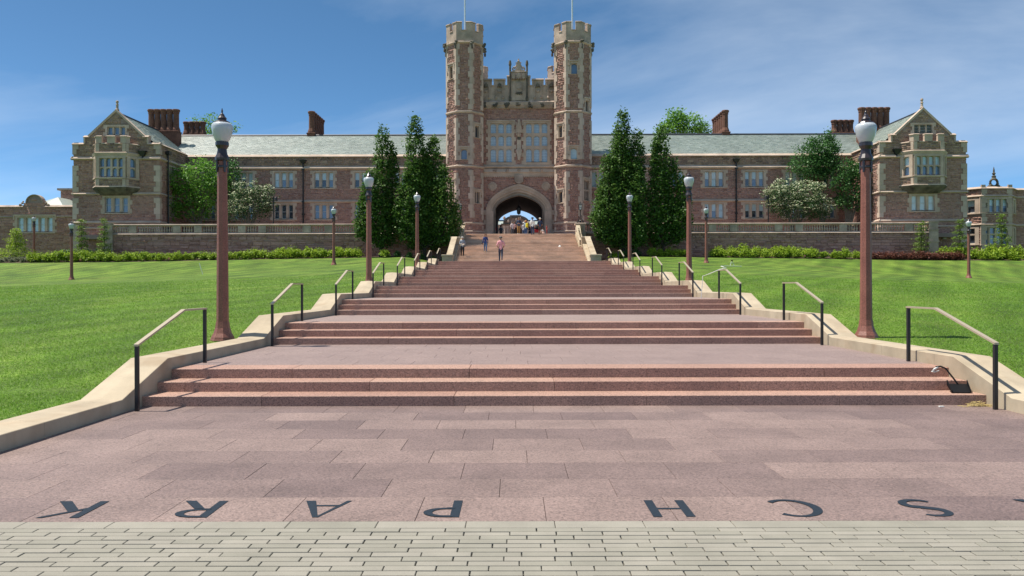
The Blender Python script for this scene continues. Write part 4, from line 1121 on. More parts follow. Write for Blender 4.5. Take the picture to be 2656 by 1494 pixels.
def wing(s):
    P = Pl((XB, DW, 0), (s, 0, 0), (0, -1, 0))
    holes = []
    for i, c in enumerate((8.35, 12.75, 17.15, 21.6, 26.05, 30.5, 34.7)):
        L = [(c - 1.03, c - 0.53), (c - 0.25, c + 0.25), (c + 0.53, c + 1.03)]
        if i == 6: L = L[:2]
        holes.append(window(P, L, [(zw(485.5), zw(447.5))], hall, [GU, GLo], dh=True))
        gl = [GU, GLo]
        if s < 0 and i == 4: gl = ['glass_dark', 'glass_dark']
        elif s < 0: gl = ['glass_blue', 'glass_blue']
        elif i == 4: gl = ['glass_blind', 'glass_dark']
        holes.append(window(P, L, [(zw(567), zw(531))], hall, gl, dh=True))
    wall_face(BACK, P, 7.3, PAVI, TERR, ZE - 0.1, holes)
    FACE.field(P, 7.6, PAVI, TERR, ZST1 - 0.1, holes, h=(0.10, 0.20), l=(0.22, 0.6), pr=0.04, rg=0.026)
    FACED.field(P, 7.6, PAVI, ZST1 + 0.1, ZE - 0.16, [], h=(0.14, 0.27), l=(0.22, 0.6), pr=0.05, rg=0.026)
    string_course(TRIM, P, 7.5, PAVI + 0.1, ZST1, 0.34, 0.30); string_course(TRIM, P, 7.5, PAVI + 0.1, ZST2, 0.26, 0.24)
    coping(TRIM, P, 7.4, PAVI + 0.1, ZE, 0.26, -0.55, 0.18)
    # roof, both slopes
    X = lambda u: XB + s * u
    slate_roof(UNDER, slates, [(X(6.5), DW + 0.45, ZE - 0.12), (X(PAVI + 3.2), DW + 0.45, ZE - 0.12), (X(PAVC), RIDGE_Y, ZR), (X(6.5), RIDGE_Y, ZR)])
    UNDER.add([(X(6.5), RIDGE_Y, ZR), (X(PAVC), RIDGE_Y, ZR), (X(PAVC), 100.5, ZE), (X(6.5), 100.5, ZE)], [(0, 1, 2, 3)])
    UNDER.add([(X(6.5), 100.5, ZE), (X(PAVO), 100.5, ZE), (X(PAVO), 100.5, TERR), (X(6.5), 100.5, TERR)], [(0, 1, 2, 3)])
    m = MB(); m.tube([(X(6.5), RIDGE_Y, ZR + 0.06), (X(PAVC), RIDGE_Y, ZR + 0.06)], 0.13, 6); m.build('ridge', MAT['lead'], hall)
    # down pipe with hopper head
    c = 23.85 if s < 0 else 24.0
    m = MB(); q = P(c, 0, 0.2)
    m.tube([(q[0], q[1], TERR), (q[0], q[1], zw(418))], 0.085, 7)
    m.add([(q[0] - .2, q[1] - .15, zw(424)), (q[0] + .2, q[1] - .15, zw(424)), (q[0] + .2, q[1] + .2, zw(424)), (q[0] - .2, q[1] + .2, zw(424)),
           (q[0] - .38, q[1] - .28, zw(416)), (q[0] + .38, q[1] - .28, zw(416)), (q[0] + .38, q[1] + .2, zw(416)), (q[0] - .38, q[1] + .2, zw(416))], BOXF)
    for y_ in (440, 524, 556): m.box(q[0] - .14, q[0] + .14, q[1] - .12, q[1] + .2, zw(y_) - .07, zw(y_) + .07)
    m.build('down_pipe', MAT['iron'], hall)
    return P
def zp(y, s): return Z_(300 if s < 0 else 2400, y, DP)
def pavilion(s):
    # heights read from the left pavilion, used for both
    zp_ = lambda y: zp(y, -1)
    P = Pl((XB, DP, 0), (s, 0, 0), (0, -1, 0)); X = lambda u: XB + s * u
    PC = PAVC
    z_s2, z_s1, z_b, z_b2 = zp_(503), zp_(411.5), zp_(577), zp_(592)
    zsh2, zsh1, zap = zp_(371), zp_(356), zp_(291)
    holes = []
    L = [(PC - 1.18, PC - 0.58), (PC - 0.30, PC + 0.30), (PC + 0.58, PC + 1.18)]
    holes.append(window(P, L, [(zp_(550), zp_(512.5))], hall, ['glass_blue', 'glass_blue'] if s < 0 else ['glass_pale', 'glass_pale'], dh=True))
    Lg = [(PC - 0.92, PC - 0.42), (PC - 0.25, PC + 0.25), (PC + 0.42, PC + 0.92)]
    if s < 0: holes.append(window(P, Lg, [(zp_(349), zp_(329))], hall, ['glass_blue'], jamb=0.2))
    else:
        h = window(P, Lg, [(zp_(349), zp_(329))], hall, ['glass_dark'], jamb=0.2, sash=None); holes.append(h)
        lv = MB()
        for a, b in Lg:
            z = zp_(349) + 0.02
            while z < zp_(329) - 0.06: lv.add([P(a, z, -.05), P(b, z, -.05), P(b, z + .03, -.05), P(a, z + .03, -.05), P(a, z + .1, -.2), P(b, z + .1, -.2), P(b, z + .13, -.2), P(a, z + .13, -.2)], BOXF); z += 0.155
        lv.build('louvres', MAT['louvre'], hall)
    ob = (PC - 2.2, PC + 2.2, zp_(480), zp_(397))
    wall_face(BACK, P, PAVI, PAVO, 2.5, zsh2, [h for h in holes[:1]] )
    # gable
    gw = 2.78
    gp = [(PAVI + 1.1, zsh2), (PAVO - 1.1, zsh2), (PAVO - 1.1, zsh1), (PC + gw, zsh1), (PC, zap), (PC - gw, zsh1), (PAVI + 1.1, zsh1)]
    g = MB()
    def gtop(u): return zsh1 if abs(u - PC) > gw else zsh1 + (zap - zsh1) * (1 - abs(u - PC) / gw)
    gh = holes[1]
    cu = sorted([PAVI + 1.1, PAVO - 1.1, PC - gw, PC, PC + gw, gh[0], gh[1]])
    for a, b in zip(cu[:-1], cu[1:]):
        if gh[0] - 1e-6 <= a and b <= gh[1] + 1e-6:
            g.add([P(a, zsh2, 0), P(b, zsh2, 0), P(b, gh[2], 0), P(a, gh[2], 0)], [(0, 1, 2, 3)])
            g.add([P(a, gh[3], 0), P(b, gh[3], 0), P(b, gtop(b), 0), P(a, gtop(a), 0)], [(0, 1, 2, 3)])
        else: g.add([P(a, zsh2, 0), P(b, zsh2, 0), P(b, gtop(b), 0), P(a, gtop(a), 0)], [(0, 1, 2, 3)])
    g.prism(P, gp, -0.5, -0.45); g.build('gable_wall', MAT['mortar'], hall)
    gk = lambda a, b, c, d: (d < zsh1 or all(abs((a if abs(a - PC) > abs(b - PC) else b) - PC) < gw * (zap - z) / (zap - zsh1) for z in (c, d)) or all(abs(x - PC) < gw * (zap - d) / (zap - zsh1) + 0.15 for x in (a, b)))
    FACE.field(P, PAVI, PAVO, 2.6, z_s1 - 0.1, holes[:1] + [ob], h=(0.10, 0.20), l=(0.22, 0.6), pr=0.04, rg=0.026)
    FACED.field(P, PAVI, PAVO, z_s1 + 0.1, zsh2 - 0.15, [], h=(0.13, 0.27), l=(0.25, 0.7), pr=0.05, rg=0.024)
    FACED.field(P, PAVI + 1.1, PAVO - 1.1, zsh2 - 0.15, zap - 0.3, holes[1:], h=(0.13, 0.24), l=(0.25, 0.6), pr=0.04, rg=0.018, keep=gk)
    # side walls (the one towards the court shows)
    for uu, ns in ((PAVI, -1), (PAVO, 1)):
        S = Pl((X(uu), DP, 0), (0, 1, 0), (s * ns, 0, 0))
        Ls = DW - DP if ns < 0 else 19.0
        hs = []
        if ns < 0:
            hs.append(window(S, [(2.3, 2.75), (3.0, 3.45)], [(zw(567), zw(531))], hall, ['glass_blind', 'glass_dark'], dh=True))
            hs.append(window(S, [(2.3, 2.75), (3.0, 3.45)], [(zw(485.5), zw(447.5))], hall, ['glass_blind', 'glass_dark'], dh=True))
        wall_face(BACK, S, 0, Ls, 2.5, zsh2, hs)
        FACE.field(S, 0, Ls, 4.5, z_s1 - 0.1, hs, h=(0.10, 0.20), l=(0.22, 0.6), pr=0.045, rg=0.024)
        FACED.field(S, 0, Ls, z_s1 + 0.1, zsh2 - 0.15, [], h=(0.13, 0.27), l=(0.25, 0.7), pr=0.05, rg=0.026)
        string_course(TRIM, S, -0.2, Ls, z_s1, 0.30, 0.22); string_course(TRIM, S, -0.15, Ls, z_s2, 0.20, 0.17); string_course(TRIM, S, -0.15, Ls, z_b, 0.22, 0.16)
        coping(TRIM, S, 0.0, Ls, zsh2, 0.19, -0.5, 0.13)
    for z, h_, p_ in ((z_s1, 0.30, 0.24), (z_s2, 0.20, 0.18)):
        for a, b in ((PAVI - 0.2, PC - 2.3), (PC + 2.3, PAVO + 0.2)):
            if z == z_s2: a, b = (PAVI - 0.15, PC - 1.2) if a < PC else (PC + 1.2, PAVO + 0.15)
            string_course(TRIM, P, a, b, z, h_, p_)
    string_course(TRIM, P, PAVI - 0.15, PAVO + 0.15, z_b, 0.22, 0.16); string_course(TRIM, P, PAVI - 0.15, PAVO + 0.15, z_b2, 0.14, 0.14)
    # copings of the stepped gable
    coping(TRIM, P, PAVI - 0.1, PAVI + 1.15, zsh2, 0.17, -0.5, 0.14); coping(TRIM, P, PAVO - 1.15, PAVO + 0.1, zsh2, 0.17, -0.5, 0.14)
    for a, b in ((PAVI + 1.05, PC - gw + 0.05), (PC + gw - 0.05, PAVO - 1.05)): coping(TRIM, P, a, b, zsh1 + 0.14, 0.17, -0.5, 0.13)
    for q in (PAVI + 1.08, PAVO - 1.24): TRIM.pb(P, q, q + 0.16, zsh2 - 0.1, zsh1, -0.45, 0.12)
    for sg in (-1, 1):
        e = Vector((PC + sg * gw, zsh1 + 0.02)); a = Vector((PC, zap + 0.02)); n2 = Vector((sg * (zap - zsh1), gw)).normalized() * 0.19
        TRIM.prism(P, [tuple(e), tuple(a), (PC, zap + 0.28), tuple(e + n2)] if sg < 0 else [tuple(e), tuple(e + n2), (PC, zap + 0.28), tuple(a)], -0.5, 0.13)
    f = MB(); c = Vector(P(PC, zap + 0.2, -0.2)); f.lathe(c, [(0.2, 0), (0.2, 0.12), (0.13, 0.2), (0.12, 0.55), (0.17, 0.6), (0.10, 0.68), (0.10, 0.78), (0.16, 0.86), (0.13, 1.0), (0.03, 1.06)], 8); f.build('finial', MAT['oldlime'], hall)
    # quoins
    for uu, sg in ((PAVI, 1), (PAVO, -1)):
        z = 4.2; k = 0
        while z < zsh2 - 0.3:
            hq = 0.52 if k % 3 else 0.62
            if not any(abs(z + hq / 2 - t) < hq / 2 + 0.14 for t in (z_s1, z_s2, z_b)):
                w1, w2 = (0.55, 0.32) if k % 2 else (0.34, 0.5)
                m = MB(); m.pb(P, *sorted((uu - sg * 0.08, uu + sg * w1)), z + .006, z + hq - .006, -w2, 0.085)
                m.build('quoin', MAT['quoin'], hall)
            z += hq; k += 1
    # oriel
    fw, bw, pj = 1.5, 2.35, 1.1
    Pf = Pl((X(PC), DP - pj, 0), (s, 0, 0), (0, -1, 0))
    cl = math.hypot(bw - fw, pj)
    def cant(sg):
        d = Vector((s * sg * (bw - fw), pj, 0)).normalized()
        nn = Vector((s * sg * pj, -(bw - fw), 0)).normalized()
        return Pl((X(PC) + s * sg * fw, DP - pj, 0), d, nn)
    Cl, Cr = cant(-1), cant(1)
    zo = lambda y: Z_(300, y, DP - pj)
    rowsO = [(zo(432), zo(410)), (zo(457), zo(435.5))]
    LO = [(-1.2 + 0.64 * i, -1.2 + 0.64 * i + 0.46) for i in range(4)]
    gl = ['glass_blue', 'glass_blue'] if s < 0 else ['glass_blind', 'glass_blue']
    hf = window(Pf, LO, rowsO, hall, gl, arched=True, teeth=False, jamb=0.28, sillh=0.2, sash=None)
    for C in (Cl, Cr): window(C, [(0.42, 1.0)], rowsO, hall, gl, arched=True, teeth=False, jamb=0.34, sillh=0.2, sash=None)
    om = MB(); zb0, zb1 = zo(483), zo(463.5)
    plan = lambda g: [(-bw - g, 0.0), (-fw - g * 0.5, pj + g), (fw + g * 0.5, pj + g), (bw + g, 0.0)]
    def ring(mb, z0, g0, z1, g1):
        A_, B_ = plan(g0), plan(g1)
        v = [(X(PC + a), DP - b, z0) for a, b in A_] + [(X(PC + a), DP - b, z1) for a, b in B_]
        mb.add(v, [(i, i + 1, i + 5, i + 4) for i in range(3)] + [(0, 1, 2, 3), (4, 5, 6, 7)])
    ring(om, zb0, 0, zo(462), 0); ring(om, zo(404.5), 0, zo(372), 0)
    om.build('oriel_wall', MAT['mortar'], hall)
    tm = MB()
    ring(tm, zo(464.5), 0.0, zo(462), 0.10); ring(tm, zo(485), 0.16, zo(482), 0.12)
    ring(tm, zo(408), 0.04, zo(402), 0.09); ring(tm, zo(402), 0.12, zo(396), 0.2); ring(tm, zo(396), 0.2, zo(393.5), 0.02)
    # crenellated top
    zc, zm = zo(371), zo(351.5)
    for Q, a, b in ((Pf, -fw, fw), (Cl, 0, cl), (Cr, 0, cl)):
        if Q is Pf: mer = ((-1.5, -0.95), (-0.4, 0.4), (0.95, 1.5)); gaps = ((-0.95, -0.4), (0.4, 0.95))
        else: mer = ((0, 0.42),); gaps = ((0.42, cl),)
        for a, b in mer:
            tm.pb(Q, a, b, zc, zm - 0.12, -0.3, 0.01); tm.moulding(Q, a - .03, b + .03, [(zm - .13, -.32), (zm - .13, .09), (zm - .06, .09), (zm, -.02), (zm, -.32)])
        for a, b in gaps: tm.moulding(Q, a, b, [(zc - .10, -.3), (zc - .10, .09), (zc - .03, .09), (zc + .03, -.02), (zc + .03, -.3)])
        for y0, y1 in ((393, 372), (482, 465)):
            L_ = fw if Q is Pf else None
            if Q is Pf:
                tm.pb(Q, -fw, -fw + 0.34, zo(y0), zo(y1), -0.05, 0.075); tm.pb(Q, fw - 0.34, fw, zo(y0), zo(y1), -0.05, 0.075)
            else: tm.pb(Q, 0.0, 0.26, zo(y0), zo(y1), -0.05, 0.075)
    tm.build('oriel_trim', MAT['lime'], hall)
    so = SF()
    so.field(Pf, -fw + 0.3, fw - 0.3, zo(482), zo(465), h=(0.13, 0.24), l=(0.25, 0.6), pr=0.04); so.field(Pf, -fw + 0.3, fw - 0.3, zo(392.5), zo(372), h=(0.13, 0.24), l=(0.25, 0.6), pr=0.04)
    for C in (Cl, Cr):
        so.field(C, 0.25, cl, zo(482), zo(465), h=(0.13, 0.24), l=(0.25, 0.6), pr=0.04, rg=0.024); so.field(C, 0.25, cl, zo(392.5), zo(372), h=(0.13, 0.24), l=(0.25, 0.6), pr=0.04, rg=0.024)
    so.build('oriel_stones', MAT['stonedark'], hall)
    cb = MB(); ring(cb, zo(490), 0.02, zo(485), 0.15); ring(cb, zo(497), -0.28, zo(490), -0.04); ring(cb, zo(503), -0.62, zo(497), -0.34); cb.build('oriel_corbel', MAT['dirty'], hall)
    # roof of the pavilion
    zr = zsh2 - 0.15
    for sg in (-1, 1):
        e = PC + sg * (PAVO - PC - 0.45)
        slate_roof(UNDER, slates, [(X(e), DP + 0.5, zr), (X(e), RIDGE_Y + 6 if sg > 0 else RIDGE_Y, zr), (X(PC), RIDGE_Y, zap - 0.05), (X(PC), DP + 0.5, zap - 0.05)])
    MB().tube([(X(PC), DP + 0.4, zap), (X(PC), RIDGE_Y, zap)], 0.12, 6).build('ridge', MAT['lead'], hall)
    # hopper on the court side and pipe
    m = MB(); q = (X(PAVI - 0.2), DP + 1.6)
    m.tube([(q[0], q[1], TERR), (q[0], q[1], z_s1 + 0.7)], 0.08, 7); m.box(q[0] - .25, q[0] + .25, q[1] - .3, q[1] + .3, z_s1 + 0.65, z_s1 + 1.0); m.build('down_pipe', MAT['iron'], hall)
    m = MB(); w0 = P(PC - 2.75, z_s1 + 0.25, 0.15)
    m.add([(w0[0] - .18, w0[1] - .15, w0[2]), (w0[0] + .18, w0[1] - .15, w0[2]), (w0[0] + .18, w0[1] + .2, w0[2]), (w0[0] - .18, w0[1] + .2, w0[2]),
           (w0[0] - .42, w0[1] - .3, w0[2] + .5), (w0[0] + .42, w0[1] - .3, w0[2] + .5), (w0[0] + .42, w0[1] + .2, w0[2] + .5), (w0[0] - .42, w0[1] + .2, w0[2] + .5)], BOXF)
    m.tube([(w0[0], w0[1], w0[2] + .1), (w0[0], w0[1], w0[2] - .35)], 0.09, 6)
    m.build('hopper_head', MAT['iron'], hall)
for s in (-1, 1):
    BACK = MB(); TRIM = MB(); wing(s); pavilion(s)
    BACK.build('wall', MAT['mortar'], hall); TRIM.build('string_courses', MAT['lime'], hall)
FACE.build('stone_facing', MAT['stone'], hall)
FACED.build('upper_stone_facing', MAT['stonedark'], hall, 280)
UNDER.build('roof_deck', MAT['lead'], hall)
slates.build('roof_slates', MAT['slate'], hall, 280, 'slate', 2)

# --- clustered brick chimneys
def chimney(flues, zt0, zt1, r, block, name='chimney'):
    """flues: list of (x, y); shafts from zt0 to zt1 standing on a block (x0,x1,y0,y1,z0,z1)"""
    m = MB(); m.box(*block); x0, x1, y0, y1, z0, z1 = block
    m.box(x0 - .06, x1 + .06, y0 - .06, y1 + .06, z1 - 0.12, z1, 0.04)
    c = m.build(name, MAT['brick'], hall)
    H = zt1 - zt0
    sh = MB().lathe((0, 0, 0), [(r * 1.30, 0), (r * 1.30, 0.12), (r * 1.25, 0.2), (r * 0.92, 0.55), (r * 0.88, H - 0.55), (r * 1.02, H - 0.48), (r * 0.95, H - 0.36), (r * 1.1, H - 0.28), (r * 1.22, H - 0.18), (r * 1.22, H - 0.06), (r * 1.05, H), (r * 0.6, H)], 8, math.pi / 8).mesh('flue', MAT['brick'])
    for x, y in flues: place('flue', sh, (x, y, zt0), c)
for s in (-1, 1):
    yc = 91.5
    z1, z0 = Z_(430, 284, yc), Z_(430, 340, yc); zb = Z_(430, 341, yc)
    xs0, xs1 = XB + s * 39.0, XB + s * 42.55
    fl = [(xs0 + (xs1 - xs0) * (i + .5) / 5, yc) for i in range(5)]
    chimney(fl, zb, z1, 0.36, (min(xs0, xs1), max(xs0, xs1), yc - 0.5, yc + 0.6, 15.5, zb))
    y2 = 97.0; z1, zb = Z_(500, 316, y2), Z_(500, 350, y2)
    xs0, xs1 = XB + s * 38.1, XB + s * 40.75
    fl = [(xs0 + (xs1 - xs0) * (i + .5) / 4, y2) for i in range(4)]
    chimney(fl, zb, z1, 0.34, (min(xs0, xs1), max(xs0, xs1), y2 - 0.5, y2 + 0.6, 15.5, zb))
    y3 = 94.6; z1, zb = Z_(810, 289, y3), Z_(810, 346, y3); xm = XB + s * 24.55
    fl = [(xm, y3 + 0.95 * i) for i in range(6)]
    chimney(fl, zb, z1, 0.37, (xm - 0.45, xm + 0.45, y3 - 0.5, y3 + 5.4, 16.0, zb))
# ------------------------------------------------------------------ low building on the left
DL = 90.0
lb = empty('low_building', (X_(60, DL), DL, 4.0)); tag(lb, 'low red stone building with a round gable left of the hall', 'building')
PL_ = Pl((0, DL, 0), (1, 0, 0), (0, -1, 0))
zx = lambda x: X_(x / 7.244, DL)
zy = lambda y: Z_(100, 480 + y / 7.244, DL)
h = window(PL_, [(zx(335), zx(440)), (zx(490), zx(590)), (zx(632), zx(718)), (zx(744), zx(840)), (zx(892), zx(995))], [(zy(872), zy(612))], lb, ['glass_blind', 'glass_blind'], dh=True, hood=True, jamb=0.3)
m = MB(); wall_face(m, PL_, X_(-420, DL), X_(230, DL), 2.5, zy(390), [h])
gx, gr = zx(660), zx(815) - zx(660)
gz = zy(335)
pts = [(zx(450), zy(392)), (zx(848), zy(392)), (zx(848), gz)] + [(gx + gr * math.cos(q), gz + gr * 0.95 * math.sin(q)) for q in np.linspace(0, math.pi, 15)] + [(zx(450), gz)]
m.prism(PL_, pts, -0.5, -0.002); m.build('wall', MAT['mortar'], lb)
sf = SF(); sf.field(PL_, X_(-420, DL), X_(230, DL), 3.2, zy(400), [h], h=(0.13, 0.26), l=(0.3, 0.8), pr=0.05, rg=0.032)
sf.field(PL_, zx(455), zx(845), zy(392), gz, [], pr=0.04); sf.field(PL_, gx - gr, gx + gr, gz, gz + gr, [], pr=0.04, keep=lambda a, b, c, d: max(abs(a - gx), abs(b - gx)) ** 2 + (d - gz) ** 2 < gr * gr * 0.97)
sf.build('stone_facing', MAT['stone'], lb, 150)
m = MB(); coping(m, PL_, X_(-420, DL), zx(450), zy(385), 0.2); coping(m, PL_, zx(848), X_(230, DL), zy(385), 0.2)
string_course(m, PL_, X_(-420, DL), zx(255), zy(598), 0.16, 0.14); string_course(m, PL_, zx(1020), X_(230, DL), zy(592), 0.16, 0.14)
m.build('coping', MAT['oldlime'], lb)
m = MB(); a_ = [(gx + (gr + 0.06) * math.cos(q), gz + (gr + 0.06) * 0.96 * math.sin(q)) for q in np.linspace(-0.05, math.pi + 0.05, 19)]
for (u0, v0), (u1, v1) in zip(a_[:-1], a_[1:]):
    m.add([PL_(u0, v0, -0.5), PL_(u1, v1, -0.5), PL_(u1, v1, 0.16), PL_(u0, v0, 0.16)] + [PL_(gx + (u0 - gx) * .88, gz + (v0 - gz) * .88, d) if 0 else PL_(gx + (u - gx) * .9, gz + (v - gz) * .9, d) for u, v, d in ((u0, v0, -.5), (u1, v1, -.5), (u1, v1, .16), (u0, v0, .16))], BOXF)
for s_ in (-1, 1):
    b0 = zx(450) if s_ < 0 else zx(848)
    for dx_, dz_, r_ in ((0.15, 0.32, 0.14), (0.38, 0.12, 0.16), (0.05, 0.5, 0.1)):
        m.lathe(Vector(PL_(b0 + s_ * dx_, zy(392) + dz_, 0)), [(0.02, -r_), (r_, -r_ * .4), (r_, r_ * .4), (0.02, r_)], 6)
m.build('gable_coping', MAT['oldlime'], lb)
m = MB(); D2 = 96.0
hp = lambda x, y, D: tuple(at(x / 7.244, 480 + y / 7.244, D))
ax = hp(1090, 228, 98); m.add([hp(700, 400, D2), hp(1190, 400, D2), hp(1420, 400, 99), ax, hp(800, 310, 101), (ax[0], 104, ax[2])], [(0, 1, 3), (1, 2, 3), (0, 3, 4), (2, 5, 3), (3, 5, 4)])
m.build('hip_roof', MAT['slate'], lb)
m = MB(); D3 = 101.0
a0, a1 = X_(158, D3), X_(230, D3); zt_, zb_ = Z_(170, 494, D3), 6.0
m.box(a0, a1, D3, D3 + 5, zb_, zt_); m.build('rear_block', MAT['mortar'], lb); SF().field(Pl((0, D3, 0), (1, 0, 0), (0, -1, 0)), a0, a1, 8.0, zt_, h=(0.12, 0.24), l=(0.25, 0.6)).build('rear_stone_facing', MAT['stone'], lb)
m = MB(); m.box(a0 - .3, a1, D3 - .3, D3 + 5.2, zt_, zt_ + 0.25)
dc = Vector((X_(192, D3), D3 + 2, zt_ + 0.25)); m.build('rear_coping', MAT['oldlime'], lb)
MB().lathe(dc, [(1.05, 0), (1.0, 0.3), (0.85, 0.75), (0.5, 1.1), (0.12, 1.25), (0.1, 1.9), (0.2, 2.0), (0.02, 2.3)], 10).build('small_dome', MAT['oldlime'], lb)

# ------------------------------------------------------------------ bay-windowed building on the right
DR, DRB = 90.0, 88.4
rb = empty('bay_building', (X_(2600, DR), DR, 4.0)); tag(rb, 'red stone building with a two-storey stone bay at the right edge', 'building')
PR = Pl((0, DR, 0), (1, 0, 0), (0, -1, 0)); PB = Pl((0, DRB, 0), (1, 0, 0), (0, -1, 0))
rx = lambda x, D=DRB: X_(2300 + x / 6.037, D)
ry = lambda y, D=DRB: Z_(2560, 440 + y / 6.037, D)
fx0, fx1 = rx(1480), rx(1962)
bx0, bx1 = fx0 - 1.45, fx1 + 1.45
m = MB(); wall_face(m, PR, X_(2470, DR), X_(2900, DR), 2.5, ry(285)); m.build('wall', MAT['mortar'], rb)
sf = SF(); sf.field(PR, X_(2470, DR), X_(2900, DR), 3.2, ry(290), h=(0.13, 0.26), l=(0.3, 0.8), pr=0.045, rg=0.02)
hu = window(PB, [(rx(1508), rx(1580)), (rx(1614), rx(1684)), (rx(1718), rx(1788)), (rx(1822), rx(1894))], [(ry(662), ry(460))], rb, ['glass_blind', 'glass_blue'], dh=True, teeth=False, jamb=0.36)
hl2 = window(PB, [(rx(1518), rx(1596)), (rx(1622), rx(1700)), (rx(1726), rx(1804)), (rx(1830), rx(1894))], [(ry(1002), ry(905)), (ry(1160), ry(1022))], rb, ['glass_blue', 'glass_blue'], teeth=False, jamb=0.36)
cL = Vector((bx0 - fx0, DR - DRB, 0)); ll = cL.length
CL_ = Pl((fx0, DRB, 0), cL.normalized(), Vector((-(DR - DRB), bx0 - fx0, 0)).normalized())
cR = Vector((bx1 - fx1, DR - DRB, 0))
CR_ = Pl((fx1, DRB, 0), cR.normalized(), Vector(((DR - DRB), -(bx1 - fx1), 0)).normalized())
hcs = []
for C in (CL_, CR_):
    h1 = window(C, [(0.62, 1.42)], [(ry(662), ry(470))], rb, ['glass_blind', 'glass_dark'], dh=True, teeth=False, jamb=0.42)
    h2 = window(C, [(0.62, 1.42)], [(ry(1002), ry(915)), (ry(1150), ry(1022))], rb, ['glass_dark', 'glass_dark'], teeth=False, jamb=0.42)
    hcs.append((C, [h1, h2]))
m = MB(); wall_face(m, PB, fx0, fx1, 2.5, ry(278), [hu, hl2]); sf.field(PB, fx0, fx1, 3.2, ry(285), [hu, hl2], h=(0.12, 0.24), l=(0.25, 0.6), pr=0.04)
for C, hs in hcs: wall_face(m, C, 0, ll, 2.5, ry(278), hs); sf.field(C, 0, ll, 3.2, ry(285), hs, h=(0.12, 0.24), l=(0.25, 0.6), pr=0.05, rg=0.03)
m.add([(fx0, DRB, ry(278)), (fx1, DRB, ry(278)), (bx1, DR, ry(278)), (bx0, DR, ry(278))], [(0, 1, 2, 3)])
m.build('bay_wall', MAT['mortar'], rb); sf.build('stone_facing', MAT['stone'], rb, 150)
m = MB()
for Q, a, b in ((PB, fx0 - .05, fx1 + .05), (CL_, -.05, ll), (CR_, -.05, ll), (PR, X_(2470, DR), bx0), (PR, bx1, X_(2900, DR))):
    coping(m, Q, a, b, ry(272), 0.2); string_course(m, Q, a, b, ry(412), 0.2, 0.16); string_course(m, Q, a, b, ry(858), 0.2, 0.16)
m.build('string_courses', MAT['lime'], rb)
for u in (fx0, fx1 - 0.45):
    z = 4.2; k = 0
    while z < ry(300):
        w = 0.62 if k % 2 else 0.45
        MB().pb(PB, u if u == fx0 else u + 0.45 - w, u + w if u == fx0 else u + 0.45, z + .01, z + .5, -0.1, 0.09).build('quoin', MAT['quoin'], rb); z += 0.51; k += 1
m = MB(); oc = Vector((rx(1705), DRB + 0.3, ry(198))); rr = rx(1762) - rx(1705)
m.tube([(oc.x + rr * math.cos(q), oc.y, oc.z + rr * math.sin(q)) for q in np.linspace(0, 2 * math.pi, 21)], 0.13, 6)
for s_ in (-1, 1):
    m.tube([(oc.x + s_ * rr * .8, oc.y, oc.z - rr * .7), (oc.x + s_ * rr * 1.25, oc.y, oc.z - rr * .95), (oc.x + s_ * rr * 1.75, oc.y, oc.z - rr * 1.25), (oc.x + s_ * rr * 1.6, oc.y, oc.z - rr * 1.0)], [0.2, 0.16, 0.12, 0.05], 6)
    m.lathe(oc + Vector((s_ * rr * 1.1, 0, -.1)), [(0.02, -.15), (0.14, 0), (0.02, .18)], 6)
m.lathe(oc + Vector((0, 0, rr)), [(0.3, -0.05), (0.2, 0.15), (0.24, 0.3), (0.1, 0.42), (0.2, 0.62), (0.1, 0.72), (0.09, 1.0), (0.02, 1.35)], 8)
m.box(oc.x - rr * 1.9, oc.x + rr * 1.9, oc.y - .2, oc.y + .2, ry(272), ry(258))
m.build('ring_ornament', MAT['dirty'], rb)

# ------------------------------------------------------------------ building seen through the arch
DC = 150.0
cbd = empty('court_building', (XB, DC, TERR)); tag(cbd, 'grey stone court building with curved pediment seen through the arch', 'building')
PCB = Pl((0, DC, 0), (1, 0, 0), (0, -1, 0))
cx_ = lambda x: X_(1180 + x / 6.9, DC); cy_ = lambda y: Z_(1346, 480 + y / 6.9, DC)
m = MB(); m.box(-45, 45, DC + 2, DC + 3, TERR - 1, cy_(690)); m.build('wall', MAT['oldlime'], cbd)
m = MB(); m.add([(-45, DC + 1.6, cy_(690)), (45, DC + 1.6, cy_(690)), (45, DC + 6, cy_(600)), (-45, DC + 6, cy_(600))], [(0, 1, 2, 3)]); m.build('roof', MAT['slate'], cbd)
MB().box(-45, 45, DC + 5.9, DC + 6.3, cy_(602) - 0.2, cy_(602) + 0.25).build('ridge', MAT['lead'], cbd)
cc = cx_(1100); hw_ = cx_(1335) - cc
arc = [(cc + hw_ * math.cos(q), cy_(690) + (cy_(556) - cy_(690)) * math.sin(q)) for q in np.linspace(0, math.pi, 17)]
m = MB(); m.prism(PCB, [(cc + hw_, TERR - 1)] + arc + [(cc - hw_, TERR - 1)], -2.0, 0.0); m.build('pediment_wall', MAT['oldlime'], cbd)
m = MB()
for (u0, v0), (u1, v1) in zip(arc[:-1], arc[1:]): m.add([PCB(u0, v0 - .3, -.5), PCB(u1, v1 - .3, -.5), PCB(u1, v1 - .3, .4), PCB(u0, v0 - .3, .4), PCB(u0, v0 + .15, -.5), PCB(u1, v1 + .15, -.5), PCB(u1, v1 + .15, .4), PCB(u0, v0 + .15, .4)], BOXF)
m.pb(PCB, cc - hw_ - .4, cc + hw_ + .4, cy_(705), cy_(690), -0.4, 0.45)
m.build('pediment_coping', MAT['dirty'], cbd)
MB().box(cx_(985), cx_(1190), DC + 1.0, DC + 3.5, cy_(575), cy_(528)).build('chimney_stack', MAT['oldlime'], cbd)
m = MB()
